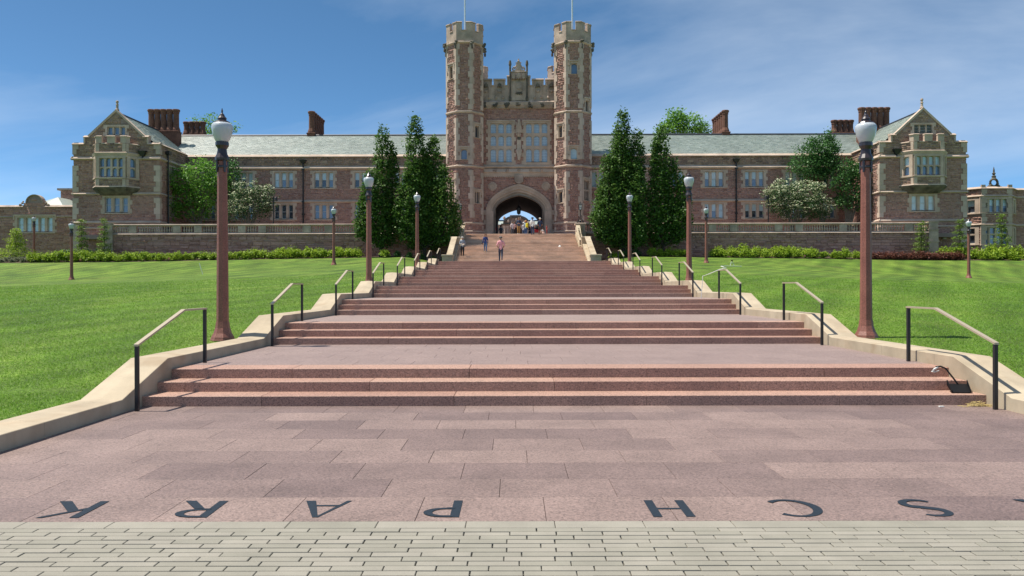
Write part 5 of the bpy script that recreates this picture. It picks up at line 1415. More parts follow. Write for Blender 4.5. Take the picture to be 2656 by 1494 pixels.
for x in (900, 940, 1270, 1310): m.lathe((cx_(x), DC - 0.6, TERR - .5), [(0.30, 0), (0.24, 0.6), (0.21, cy_(745) - TERR), (0.34, cy_(735) - TERR + .5)], 10)
m.build('columns', MAT['oldlime'], cbd)
MB().pb(PCB, cx_(1000), cx_(1200), TERR, cy_(760), 0.0, 0.05).build('door_recess', MAT['dark'], cbd)  # flat dark panel on the wall; the doorway's shade is its colour
m = MB()
for q in range(7): m.lathe((cc + (q - 3) * 0.75, DC - 0.25, cy_(640) + 0.5 * math.cos(q * 1.7)), [(0.05, -.35), (0.26, -.1), (0.22, .2), (0.05, .35)], 6)
m.build('pediment_carving', MAT['oldlime'], cbd)

# ------------------------------------------------------------------ lamp posts
def make_lamp():
    t = empty('lamp_post', (0, 0, 0))
    oc_ = math.pi / 8
    MB().lathe((0, 0, 0), [(0.245, -0.25), (0.245, 0.03), (0.235, 0.05), (0.225, 0.09), (0.18, 0.17), (0.145, 0.28), (0.132, 0.40)], 8, oc_).build('base', MAT['post'], t)
    MB().lathe((0, 0, 0), [(0.122, 0.40), (0.095, 3.78)], 8, oc_).build('shaft', MAT['post'], t)
    m = MB(); m.lathe((0, 0, 0), [(0.105, 3.70), (0.145, 3.715), (0.15, 3.76), (0.105, 3.85), (0.09, 3.95), (0.12, 4.0), (0.135, 4.02), (0.135, 4.09), (0.11, 4.10)], 12)
    for k in range(4):
        a = oc_ + math.pi / 8 + k * math.pi / 2
        m.tube([(0.105 * math.cos(a), 0.105 * math.sin(a), 3.72), (0.110 * math.cos(a), 0.110 * math.sin(a), 3.47)], [0.028, 0.02], 5)
    m.lathe((0, 0, 0), [(0.108, 3.56), (0.118, 3.57), (0.118, 3.60), (0.108, 3.61)], 8, oc_)
    m.build('collar', MAT['bronze'], t)
    MB().lathe((0, 0, 0), [(0.105, 4.08), (0.135, 4.12), (0.178, 4.22), (0.205, 4.33), (0.213, 4.40), (0.205, 4.445), (0.175, 4.48), (0.14, 4.49)], 20).build('globe', MAT['globe'], t, smooth=True)
    MB().lathe((0, 0, 0), [(0.155, 4.478), (0.165, 4.488), (0.15, 4.51), (0.09, 4.54), (0.085, 4.57), (0.095, 4.58), (0.055, 4.63), (0.045, 4.66), (0.018, 4.69), (0.014, 4.72), (0.022, 4.735), (0.014, 4.75), (0.006, 4.79)], 12).build('cap', MAT['bronze'], t)
    return t
lamps = [(-5.98, 16.36, 0.52, 'tall red granite lamp post in the left foreground, globe against the roof'),
         (7.34, 16.60, 0.52, 'tall red granite lamp post in the right foreground before the end pavilion'),
         (-5.98, 32.95, None, 'red lamp post left of the stairs, second from the plaza'),
         (7.34, 33.30, None, 'red lamp post right of the stairs, second from the plaza'),
         (-5.98, 49.5, None, 'red lamp post left of the stairs, before the columnar tree nearest the arch'),
         (7.34, 50.3, None, 'red lamp post right of the stairs, before the tallest columnar tree'),
         (-14.3, 63.4, None, 'small red lamp post on the left lawn before lower windows'),
         (15.8, 65.3, None, 'small red lamp post on the right lawn before lower windows'),
         (-35.1, 63.2, None, 'red lamp post on the far left lawn before the pavilion corner'),
         (X_(88.7, 84), 84.0, None, 'red lamp post behind the hedge before the low left building'),
         (35.8, 62.7, None, 'red lamp post on the far right lawn before the pavilion corner')]
lamp0 = make_lamp()
for i, (x, y, z, lab) in enumerate(lamps):
    o = lamp0 if i == 0 else copy_tree(lamp0)
    o.location = (x, y, lawn_z(x, y) - 0.05 if z is None else z)
    tag(o, lab, 'lamp post', 'red granite lamp posts')
# slender black floodlight poles on the terrace
for px, y0, d, lab in ((709.3, 510, 1, 'thin black floodlight pole beside the left dogwood'), (1992.6, 506, -1, 'thin black floodlight pole beside the right dogwood')):
    p = at(px, y0, 82.0); t = empty('floodlight_pole', (p.x, 82.0, TERR)); tag(t, lab, 'light pole', 'black floodlight poles')
    MB().tube([(p.x, 82, TERR - .02), (p.x, 82, p.z)], 0.06, 6).build('pole', MAT['iron'], t)
    m = MB(); m.box(*sorted((p.x, p.x + d * 0.12)), 81.95, 82.05, p.z - .25, p.z - .17); m.lathe((p.x + d * 0.25, 82, p.z - 0.42), [(0.05, .4), (0.13, .3), (0.19, .05), (0.2, 0)], 8); m.build('lamp_head', MAT['iron'], t)
# ------------------------------------------------------------------ small things
# black long-handled pan left on the stairs
t = empty('lobby_pan', tuple(at(2480, 1013, 11.25))); c = org(t); c.z = RIS; t.location = c; ORG[t.name] = c.copy()
t.location.x = at(2483, 1012, 11.15).x; c = Vector(t.location); c.y = 11.12; t.location = c; ORG[t.name] = c.copy()
tag(t, 'black long-handled dustpan lying on the lowest steps at the right', 'dustpan')
BLK = mat('black_plastic', (0.004, 0.004, 0.005), rough=0.6, spec=0.25)
m = MB()
m.add([(c.x - .15, c.y - .10, c.z + .003), (c.x + .10, c.y - .12, c.z + .003), (c.x + .17, c.y + .10, c.z + .09), (c.x - .10, c.y + .12, c.z + .09),
       (c.x - .15, c.y - .10, c.z + .015), (c.x + .10, c.y - .12, c.z + .015), (c.x + .17, c.y + .10, c.z + .105), (c.x - .10, c.y + .12, c.z + .105)], BOXF)
for a, b in (((-.15, -.10, .01), (-.10, .12, .10)), ((.10, -.12, .01), (.17, .10, .10))):
    m.add([(c.x + a[0], c.y + a[1], c.z + a[2]), (c.x + b[0], c.y + b[1], c.z + b[2]), (c.x + b[0], c.y + b[1], c.z + b[2] + .06), (c.x + a[0], c.y + a[1], c.z + a[2] + .03),
           (c.x + a[0] + .012, c.y + a[1], c.z + a[2]), (c.x + b[0] + .012, c.y + b[1], c.z + b[2]), (c.x + b[0] + .012, c.y + b[1], c.z + b[2] + .06), (c.x + a[0] + .012, c.y + a[1], c.z + a[2] + .03)], BOXF)
m.build('pan', BLK, t)
MB().tube([c + Vector((.05, .10, .10)), c + Vector((.0, .16, .20)), c + Vector((-.05, .24, .31)), c + Vector((-.10, .28, .335)), c + Vector((-.16, .30, .325))], 0.013, 6).build('handle', BLK, t)
MB().tube([c + Vector((-.13, .29, .325)), c + Vector((-.18, .30, .29)), c + Vector((-.21, .30, .26)), c + Vector((-.17, .31, .25)), c + Vector((-.10, .32, .27))], [0.014, 0.018, 0.014, 0.010, 0.006], 6).build('torn_grip', MAT['sash'], t)
# dry grass clippings by the lowest riser
STRAW = mat('straw', [(0.30, 0.22, 0.08), (0.46, 0.36, 0.16)], src='island', rough=0.9)
c = at(2530, 1046, 10.80); m = MB()
for i in range(170):
    a = random.uniform(0, 6.28); r = abs(random.gauss(0, .10)); p = Vector((c.x + r * math.cos(a) * 1.3, 10.78 - abs(random.gauss(0, .035)), 0.004 + max(0, .06 - r * .35) * random.random()))
    d = Vector((random.gauss(0, 1), random.gauss(0, .6), random.gauss(0, .25))).normalized() * random.uniform(.03, .09)
    q = p + d; q.z = max(q.z, 0.003); w = Vector((0, .0025, .0025))
    m.add([p - w, p + w, q + w, q - w], [(0, 1, 2, 3)])
o = m.build('grass_clippings', STRAW); tag(o, 'small heap of dry grass clippings against the lowest riser', 'clippings', kind='stuff')
WHITE = mat('white_plastic', (0.72, 0.73, 0.70), rough=0.6)
# white rope tied to the third rail on the right
rp_ = [at(1817.5, 722, 24.6), at(1823, 716, 24.55), at(1840, 710, 24.3), at(1866, 699, 24.0), at(1884, 695, 23.8), at(1878, 693, 23.75), at(1870, 690.5, 24.2), at(1880, 689.5, 25.5), at(1924, 690.5, 27.0)]
rp_[0].z = lawn_z(rp_[0].x, rp_[0].y) + 0.0
o = MB().tube(rp_, 0.011, 5).build('rope', WHITE); tag(o, 'white rope tied to a right handrail and trailing onto the lawn', 'rope')
# sticks in the lawns
p0 = at(517, 670, 62.0); p1 = at(526, 699, 58.0); p1.z = lawn_z(p1.x, p1.y); p0 = Vector((p1.x - .3, p1.y + .1, p1.z + .85))
o = MB().tube([p1, p0], 0.02, 5).build('stake', WHITE); tag(o, 'thin white stake leaning in the left lawn', 'stake')
p = at(1899, 684, 62.0); x0 = p.x; y0 = 62.0; z0 = lawn_z(x0, y0)
t = empty('marker_tripod', (x0, y0, z0)); tag(t, 'tiny white two-legged marker standing on the right lawn', 'marker')
for d in (-1, 1): MB().tube([(x0 + d * .15, y0, z0 - .02), (x0 + d * .03, y0 + .05, z0 + .36)], 0.02, 5).build('leg', WHITE, t)
MB().box(x0 - .06, x0 + .06, y0, y0 + .1, z0 + .33, z0 + .42).build('head', BLK, t)
PINK = mat('pink_flag', (0.75, 0.22, 0.18), rough=0.7)
def flag(px, py, lab):
    p = at(px, py, 75.3); z = lawn_z(p.x, 75.3); t = empty('marker_flag', (p.x, 75.3, z)); tag(t, lab, 'flag', 'survey flags along the beds')
    MB().tube([(p.x, 75.3, z - .02), (p.x, 75.3, z + .35)], 0.012, 4).build('wire', MAT['iron'], t)
    MB().box(p.x, p.x + .16, 75.29, 75.31, z + .22, z + .35).build('flag', PINK, t)
flag(206, 663, 'small pink marker flag before the left hedge under the pavilion'); flag(2085, 663, 'small pink marker flag before the green shrubs at right'); flag(2407, 661, 'small pink marker flag before the dark red shrubs'); flag(436, 660, 'small pink marker flag before the long left hedge')
# litter on the stairs
for px, k, sc, lab in ((1452, 0, .12, 'crumpled pale bag on the landing of the upper stairs'),):
    y_ = 73.4; x_ = X_(px, y_); o = MB().lathe((x_, y_, Z_L), [(0.02, 0), (0.13, .02), (0.11, .10), (0.04, .17), (0.01, .18)], 7).build('litter_bag', WHITE); tag(o, lab, 'bag')
y_ = 10.7; o = MB().box(X_(2441, y_) - .03, X_(2441, y_) + .03, y_ - .02, y_ + .02, 0.001, 0.012).build('paper_scrap', WHITE); tag(o, 'white scrap of paper at the foot of the lowest riser', 'paper')
# grey service box on the pavilion plinth
p = at(2450.5, 616, 81.3); t = MB().box(p.x - .16, p.x + .16, 81.25, 81.5, p.z - .16, p.z + .16, 0.02).build('service_box', MAT['sash']); tag(t, 'small grey service box on the wall of the right pavilion', 'box')

# ------------------------------------------------------------------ vegetation
def leaf_quads(pts, size, up=0.35, asp=0.62):
    n = len(pts); nm = RNG.normal(size=(n, 3)); nm /= np.linalg.norm(nm, axis=1)[:, None]; nm[:, 2] = np.abs(nm[:, 2]) + up
    nm /= np.linalg.norm(nm, axis=1)[:, None]
    t = np.cross(nm, RNG.normal(size=(n, 3))); t /= np.linalg.norm(t, axis=1)[:, None]; b = np.cross(nm, t)
    s = (size * RNG.uniform(.65, 1.3, n))[:, None] * 0.5
    v = np.stack([pts - t * s, pts - b * s * asp + nm * s * .18, pts + t * s, pts + b * s * asp + nm * s * .18], 1).reshape(-1, 3)
    return v, np.arange(4 * n).reshape(-1, 4)
def leaf_obj(name, pts, size, m, parent, up=0.35, asp=0.62):
    v, q = leaf_quads(np.asarray(pts, dtype=np.float64), size, up, asp)
    o = bpy.data.objects.new(name, np_mesh(name, v - np.array(org(parent)), quads=q, mat=m)); COL.objects.link(o); o.parent = parent; ORG[o.name] = org(parent)
    return o
def clumps(cen, per, sg):
    cen = np.repeat(np.asarray(cen), per, axis=0); return cen + RNG.normal(size=cen.shape) * np.asarray(sg)
def spindle_r(t): return np.where(t < 0.28, 0.38 + 0.62 * np.sqrt(np.clip(t / 0.28, 0, 1)), np.clip((1 - t) / 0.72, 0, 1) ** 0.44)
def column_tree(D, parts_, label, base_px):
    b = sat(base_px[0], base_px[1], D); bz_ = lawn_z(b.x, D); t = empty('hornbeam_tree', (b.x, D, bz_)); tag(t, label, 'tree', 'columnar trees beside the stairs')
    pts = []; limb = MB()
    k = K * D / FPX
    for (cx, yt, yb, hw, dd) in parts_:
        A = sat(cx, yb, D); T = sat(cx, yt, D); A.y = T.y = D + dd
        L = (T - A).length; r = hw * k * 0.9
        n = int(2 * math.pi * r * L * 7.5)
        tt = RNG.random(n * 3); keep_ = RNG.random(n * 3) < spindle_r(tt); tt = tt[keep_][:n]
        th = RNG.uniform(0, 2 * math.pi, len(tt)); lump = 0.94 + 0.26 * np.sin(3 * th + 9 * tt + cx) * np.sin(19 * tt + 2 * th + cx * .7) + 0.13 * np.sin(41 * tt + 5 * th)
        rr = r * spindle_r(tt) * lump * np.sqrt(RNG.uniform(.22, 1.0, len(tt)))
        c = np.array(A)[None] + tt[:, None] * np.array(T - A)[None] + np.stack([rr * np.cos(th), rr * np.sin(th), 0 * th], 1)
        pts.append(clumps(c, 9, (.17, .17, .20)))
        limb.tube([Vector((b.x, D, bz_ + 1.0)), A.lerp(T, .12), A.lerp(T, .5), A.lerp(T, .93)], [0.14, 0.11, 0.07, 0.015], 5)
    tr = MB(); tr.tube([(b.x, D, bz_ - .1), (b.x + .02, D, bz_ + .7), (b.x, D, bz_ + 1.6)], [0.20, 0.15, 0.14], 7); trk = tr.build('trunk', MAT['barkdark'], t)
    limb.build('limbs', MAT['barkdark'], trk)
    leaf_obj('crown', np.concatenate(pts), 0.25, MAT['hornleaf'], t)
column_tree(76.6, [(963, 317, 625, 38, 0), (935, 430, 610, 32, -.8), (985, 360, 612, 26, .4), (915, 488, 600, 24, -.5)], 'narrow columnar tree left of the stairs, farther from the arch', (958, 640))
column_tree(76.6, [(1046, 287, 625, 44, 0), (1090, 345, 622, 42, .3), (1030, 420, 610, 40, -.8), (1118, 420, 612, 38, -.4), (1068, 380, 620, 52, .5), (1145, 505, 590, 20, .2)], 'broad columnar tree left of the stairs, leaning over the left pedestal', (1068, 640))
column_tree(76.6, [(1566, 276, 622, 44, 0), (1604, 322, 615, 34, .3), (1530, 390, 612, 42, -.5), (1596, 410, 618, 40, -.6), (1558, 345, 618, 54, .5), (1512, 470, 600, 28, 0)], 'tallest columnar tree, just right of the stairs', (1568, 640))
column_tree(76.8, [(1662, 313, 615, 36, 0), (1692, 395, 612, 38, .3), (1645, 345, 600, 18, -.5), (1714, 450, 602, 30, -.4)], 'columnar tree right of the stairs, farther from the arch', (1668, 640))

def blob_tree(D, blobs, label, base_px, leafm, size, name='tree', dens=5.0, per=11, sg=.26, trunk_r=0.14, barkm='bark', stems=1, flower=None, zbase=None, group=None, cat='tree', up=.35):
    b = sat(base_px[0], base_px[1], D); bz_ = TERR if zbase is None else zbase
    t = empty(name, (b.x, D, bz_)); tag(t, label, cat, group)
    k = K * D / FPX; pts = []; fl = []; limb = MB()
    for (cx, cy, rx_, ry_) in blobs:
        c = np.array(sat(cx, cy, D)); R3 = np.array([rx_ * k, min(rx_ * k, 2.4), ry_ * k])
        n = int(dens * 4 * math.pi * (R3[0] * R3[2]))
        d = RNG.normal(size=(n, 3)); d /= np.linalg.norm(d, axis=1)[:, None]
        lump = 1 + .22 * np.sin(5 * d[:, 0] + 4 * d[:, 2] + cx) * np.sin(6 * d[:, 1] + 5 * d[:, 2] + cy)
        rad = np.cbrt(RNG.uniform(.15, 1, n)) * lump
        cen = c + d * R3 * rad[:, None]
        pts.append(clumps(cen, per, (sg, sg, sg * .7)))
        if flower:
            m_ = (rad > .72) & (d[:, 2] > -.35)
            f = clumps(cen[m_], flower, (sg, sg, .05)); f[:, 2] += .12; fl.append(f)
        for q in range(stems):
            limb.tube([(b.x + (q - stems / 2) * .12, D, bz_ + (.9 if stems == 1 else 0)), Vector((b.x, D, bz_ + 1)).lerp(Vector(c), .45) + Vector((RNG.normal() * .2, 0, .2)), Vector(c) + Vector((0, 0, R3[2] * .5))], [trunk_r * .6, trunk_r * .4, .02], 5)
    tr = MB(); tr.tube([(b.x, D, bz_ - .1), (b.x + .05, D, bz_ + 1.0), (b.x + .25, D, bz_ + 2.1)], [trunk_r, trunk_r * .75, trunk_r * .55], 7); trk = tr.build('trunk', MAT[barkm], t)
    limb.build('limbs', MAT[barkm], trk)
    leaf_obj('crown', np.concatenate(pts), size, leafm, t, up)
    if fl: leaf_obj('blossom', np.concatenate(fl), size * .95, MAT['bract'], t, up=1.4, asp=.8)
    return t
blob_tree(84.6, [(455, 455, 34, 34), (500, 438, 42, 36), (540, 450, 34, 34), (470, 500, 36, 32), (520, 490, 42, 40), (445, 530, 26, 22), (500, 535, 34, 22), (430, 475, 18, 22), (520, 415, 22, 14)],
          'bright green maple on the terrace beside the left pavilion', (502, 562), MAT['mapleleaf'], .26, dens=3.2, per=9, sg=.3)
blob_tree(86.3, [(580, 440, 26, 30), (560, 480, 28, 32), (575, 412, 14, 16)], 'green tree behind the left dogwood, against the wing wall', (572, 562), MAT['darkleaf'], .24, dens=4)
blob_tree(82.8, [(620, 480, 32, 28), (655, 495, 30, 26), (600, 515, 36, 30), (640, 525, 42, 28), (668, 515, 22, 26), (585, 540, 30, 16), (680, 480, 12, 14)],
          'white-flowering dogwood on the terrace left of the hall', (622, 562), MAT['dogleaf'], .19, name='dogwood_tree', dens=4.5, per=9, sg=.24, flower=5, stems=3, trunk_r=.08, group='white-flowering dogwoods')
blob_tree(82.8, [(1985, 485, 46, 36), (2030, 490, 44, 36), (1960, 510, 36, 34), (2010, 525, 62, 30), (2055, 525, 38, 28), (1950, 488, 28, 18)],
          'white-flowering dogwood on the terrace right of the hall', (2000, 560), MAT['dogleaf'], .19, name='dogwood_tree', dens=5, per=9, sg=.24, flower=7, stems=5, trunk_r=.07, group='white-flowering dogwoods')
blob_tree(86.0, [(2050, 385, 42, 30), (2078, 372, 30, 36), (2030, 415, 42, 30), (2070, 420, 40, 32), (2092, 395, 20, 34), (2083, 345, 11, 16), (2045, 355, 12, 14), (2050, 440, 40, 16)],
          'tall dark green tree above the right dogwood, topping the roof', (2070, 560), MAT['darkleaf'], .25, dens=4.6, per=10, sg=.27)
blob_tree(84.2, [(2130, 430, 34, 28), (2165, 440, 32, 30), (2115, 460, 26, 26), (2150, 490, 44, 26), (2185, 475, 20, 30), (2120, 510, 30, 18), (2170, 515, 30, 20)],
          'dark green spreading tree beside the right pavilion', (2133, 560), MAT['darkleaf'], .25, dens=4.2, per=10, sg=.27, stems=2)
blob_tree(118, [(495, 305, 20, 10), (535, 300, 18, 16), (520, 322, 16, 16), (590, 322, 12, 12), (540, 335, 30, 12)], 'thin-leaved tree showing above the roof behind the left chimneys', (530, 400), MAT['mapleleaf'], .34, dens=1.6, per=9, sg=.4, zbase=7)
blob_tree(118, [(1700, 295, 24, 20), (1735, 308, 34, 18), (1765, 325, 22, 14), (1690, 325, 34, 18), (1672, 325, 16, 16), (1735, 330, 40, 12)], 'broad green tree showing above the roof right of the towers', (1715, 400), MAT['mapleleaf'], .36, dens=3.2, per=10, sg=.4, zbase=7)

# saplings and young trees along the beds
def sapling(px, ytop, ybot, D, label, hw, m='paleleaf', tiers=7, gap=.5):
    b = sat(px, ybot, D); z0 = lawn_z(b.x, D); T = sat(px, ytop, D); t = empty('young_tree', (b.x, D, z0)); tag(t, label, 'young tree', 'young trees in the beds')
    MB().tube([(b.x, D, z0 - .05), (b.x + .03, D, (z0 + T.z) / 2), (b.x, D, T.z)], [.045, .03, .008], 5).build('trunk', MAT['barkdark'], t)
    k = K * D / FPX; cs = []
    for i in range(tiers):
        f = i / (tiers - 1); z = z0 + .35 + (T.z - z0 - .4) * f; r = hw * k * (1.0 - .75 * f) * (0.8 + .4 * RNG.random())
        n = int(14 + 26 * (1 - f)); th = RNG.uniform(0, 6.28, n); rr = r * np.sqrt(RNG.random(n))
        cs.append(np.stack([b.x + rr * np.cos(th), D + rr * np.sin(th), z + RNG.normal(size=n) * .10 + .12 * rr], 1))
    leaf_obj('crown', clumps(np.concatenate(cs), 9, (.14, .14, .07)), .15, MAT[m], t, up=.8)
sapling(40, 578, 634, 79.5, 'conical bright young conifer at the far left edge', 34, 'hedgeleaf', 11)
sapling(205, 556, 630, 77.6, 'thin yellow-green sapling before the left pavilion, leftmost of two', 24)
sapling(262, 556, 630, 77.6, 'thin yellow-green sapling before the left pier', 22)
sapling(2318, 562, 630, 77.6, 'thin yellow-green sapling before the right terrace wall end', 24)
sapling(2414, 556, 630, 77.8, 'thin yellow-green sapling before the right pavilion plinth', 24)
sapling(2520, 542, 632, 77.8, 'thin yellow-green sapling before the bay windows at right', 24, tiers=9)

# shrubs: a few meshes shared by all
def shrub_mesh(m, n, flat):
    d = RNG.normal(size=(n, 3)); d /= np.linalg.norm(d, axis=1)[:, None]; d[:, 2] = np.abs(d[:, 2])
    c = d * np.array([.52, .45, .62]) * np.cbrt(RNG.uniform(.1, 1, n))[:, None]; c[:, 2] += .12
    c *= (1 + .2 * np.sin(6 * d[:, :1] + 7 * d[:, 2:] + RNG.random() * 6))
    v, q = leaf_quads(clumps(c, 7, (.08, .08, .09)), .15, .5)
    return np_mesh('shrub_foliage', v, quads=q, mat=MAT[m])
SHR = {k: [shrub_mesh(k, 120, 1) for _ in range(4)] for k in ('hedgeleaf', 'redleaf', 'darkleaf', 'greyleaf')}
stemm = MB()
for q in range(5): stemm.tube([(0, 0, -.08), (.12 * math.cos(q * 1.3), .12 * math.sin(q * 1.3), .35)], [.02, .01], 4)
stem_mesh = stemm.mesh('shrub_stems', MAT['barkdark'])
ONES = 'first second third fourth fifth sixth seventh eighth ninth tenth eleventh twelfth thirteenth fourteenth fifteenth sixteenth seventeenth eighteenth nineteenth'.split()
def ordinal(n):
    if n < 20: return ONES[n - 1]
    t_, o_ = divmod(n, 10); tens = {2: 'twent', 3: 'thirt', 4: 'fort'}[t_]
    return tens + 'ieth' if o_ == 0 else tens + 'y-' + ONES[o_ - 1]
COUNT = {}
def shrub(x, y, kind, sc, label, group):
    if group:
        COUNT[label] = COUNT.get(label, 0) + 1; label = label.replace(' shrub', ' shrub, ' + ordinal(COUNT[label]) + ' from the left,', 1)
    z = lawn_z(x, y) + .02; t = empty('shrub', (x, y, z)); tag(t, label, 'shrub', group)
    o = place('foliage', random.choice(SHR[kind]), (x, y, z), t, random.uniform(0, 6.28), (sc * random.uniform(.9, 1.1), sc * random.uniform(.9, 1.1), sc * random.uniform(.85, 1.15)))
    place('stems', stem_mesh, (x, y, z), t, random.uniform(0, 6.28))
px = 82.0
while px < 905:
    D = 76.2 + random.uniform(-.15, .15); p = sat(px, 630, D)
    shrub(p.x, D, 'hedgeleaf', 1.0 if px > 280 else 1.15, 'yellow-green shrub in the clipped row before the left terrace wall', 'shrubs of the left front row'); px += 21.5
for px, D, sc in ((150, 78.6, 1.3), (175, 78.4, 1.5), (225, 78.3, 1.3), (245, 78.0, 1.4), (330, 77.7, .9), (380, 77.8, .8), (640, 77.9, 1.1), (705, 77.8, 1.2), (735, 77.9, 1.25), (775, 77.8, 1.2), (800, 77.9, 1.1), (850, 77.8, 1.2), (880, 77.9, 1.1)):
    p = sat(px, 620, D); shrub(p.x, D, 'hedgeleaf' if px > 300 else random.choice(['hedgeleaf', 'darkleaf']), sc, 'taller shrub behind the front row at the left terrace wall', 'taller shrubs at the left wall')
shrub(sat(968, 635, 74.6).x, 74.6, 'hedgeleaf', .95, 'single bright round shrub under the left columnar trees', None)
for px in (1000, 1030, 1060, 1090, 1118): p = sat(px, 645, 75.2); shrub(p.x, 75.2, 'darkleaf', .7, 'low shaded ground shrub under the left columnar trees', 'shaded shrubs under the left trees')
for i, px in enumerate((1545, 1562, 1580, 1600, 1640, 1662, 1684, 1703, 1722)):
    p = sat(px, 640, 75.8); shrub(p.x, 75.8, 'hedgeleaf' if i not in (2, 3) else 'darkleaf', .92, 'low green shrub at the foot of the right columnar trees', 'shrubs under the right trees')
px = 1795.0
while px < 2170:
    D = 76.0 + random.uniform(-.2, .2); p = sat(px, 640, D); shrub(p.x, D, 'hedgeleaf', random.uniform(.85, 1.1), 'yellow-green shrub in the front row before the right terrace wall', 'shrubs of the right front row'); px += random.uniform(21, 31)
for px in (1805, 1840, 1868, 1905, 1925, 1960, 1990, 2010, 2035): p = sat(px, 625, 77.8); shrub(p.x, 77.8, 'hedgeleaf', random.uniform(1.1, 1.5), 'taller shrub behind the front row at the right terrace wall', 'taller shrubs at the right wall')
px = 2195.0
while px < 2420:
    p = sat(px, 640, 75.9); shrub(p.x, 75.9, 'redleaf', random.uniform(.85, 1.05), 'dark red barberry shrub before the right terrace wall', 'dark red shrubs'); px += random.uniform(15, 20)
for px, D, sc in ((2375, 77.6, 1.4), (2381, 76.6, .9), (2400, 77.8, 1.5), (2425, 77.5, 1.3), (2455, 76.8, 1.3), (2475, 76.2, 1.1), (2490, 77.4, 1.5), (2505, 76.2, 1.2), (2530, 76.6, 1.5), (2545, 76.0, 1.2), (2560, 77.0, 1.6), (2585, 76.4, 1.4), (2605, 76.8, 1.5)):
    p = sat(px, 630, D); shrub(p.x, D, 'hedgeleaf', sc, 'bushy shrub in the mass at the right end of the beds', 'bushy shrubs at the right end')
for i in range(14):
    p = sat(4 + i * 9, 648, 76.0 + .5 * (i % 3)); shrub(p.x, 76.0 + .5 * (i % 3), 'greyleaf', .55, 'low grey-green shrub at the far left lawn edge', 'grey-green ground shrubs at the far left')

# grass: blades on the nearer lawn
def blades(s, n):
    u = RNG.random(n); D = 6.5 + 46 * (1 - np.sqrt(1 - u * 0.98)) ** 1.25
    x = XC + s * (6.33 + RNG.random(n) * (0.72 * D + 1.5).clip(1.2, 44))
    keep_ = np.abs(x) < D * 0.72 + 7.0; D, x = D[keep_], x[keep_]
    z = np.array([lawn_z(a, b) for a, b in zip(x, D)])
    hgt = RNG.uniform(.016, .036, len(x)) * (1 + .010 * D); wd = .0028 + .00022 * D
    a = RNG.uniform(0, 6.28, len(x)); lean = RNG.normal(size=(len(x), 2)) * hgt[:, None] * .9
    base = np.stack([x, D, z - .004], 1); w = np.stack([np.cos(a) * wd, np.sin(a) * wd, 0 * a], 1)
    tip = base + np.stack([lean[:, 0], lean[:, 1], hgt], 1)
    return np.stack([base - w, base + w, tip], 1).reshape(-1, 3)
v = np.concatenate([blades(-1, 300000), blades(1, 300000)])
o = bpy.data.objects.new('grass', np_mesh('grass', v, tris=np.arange(len(v)).reshape(-1, 3), mat=MAT['blade'])); COL.objects.link(o)
tag(o, 'short mown grass blades on the lawns beside the stairs', 'grass', kind='stuff')
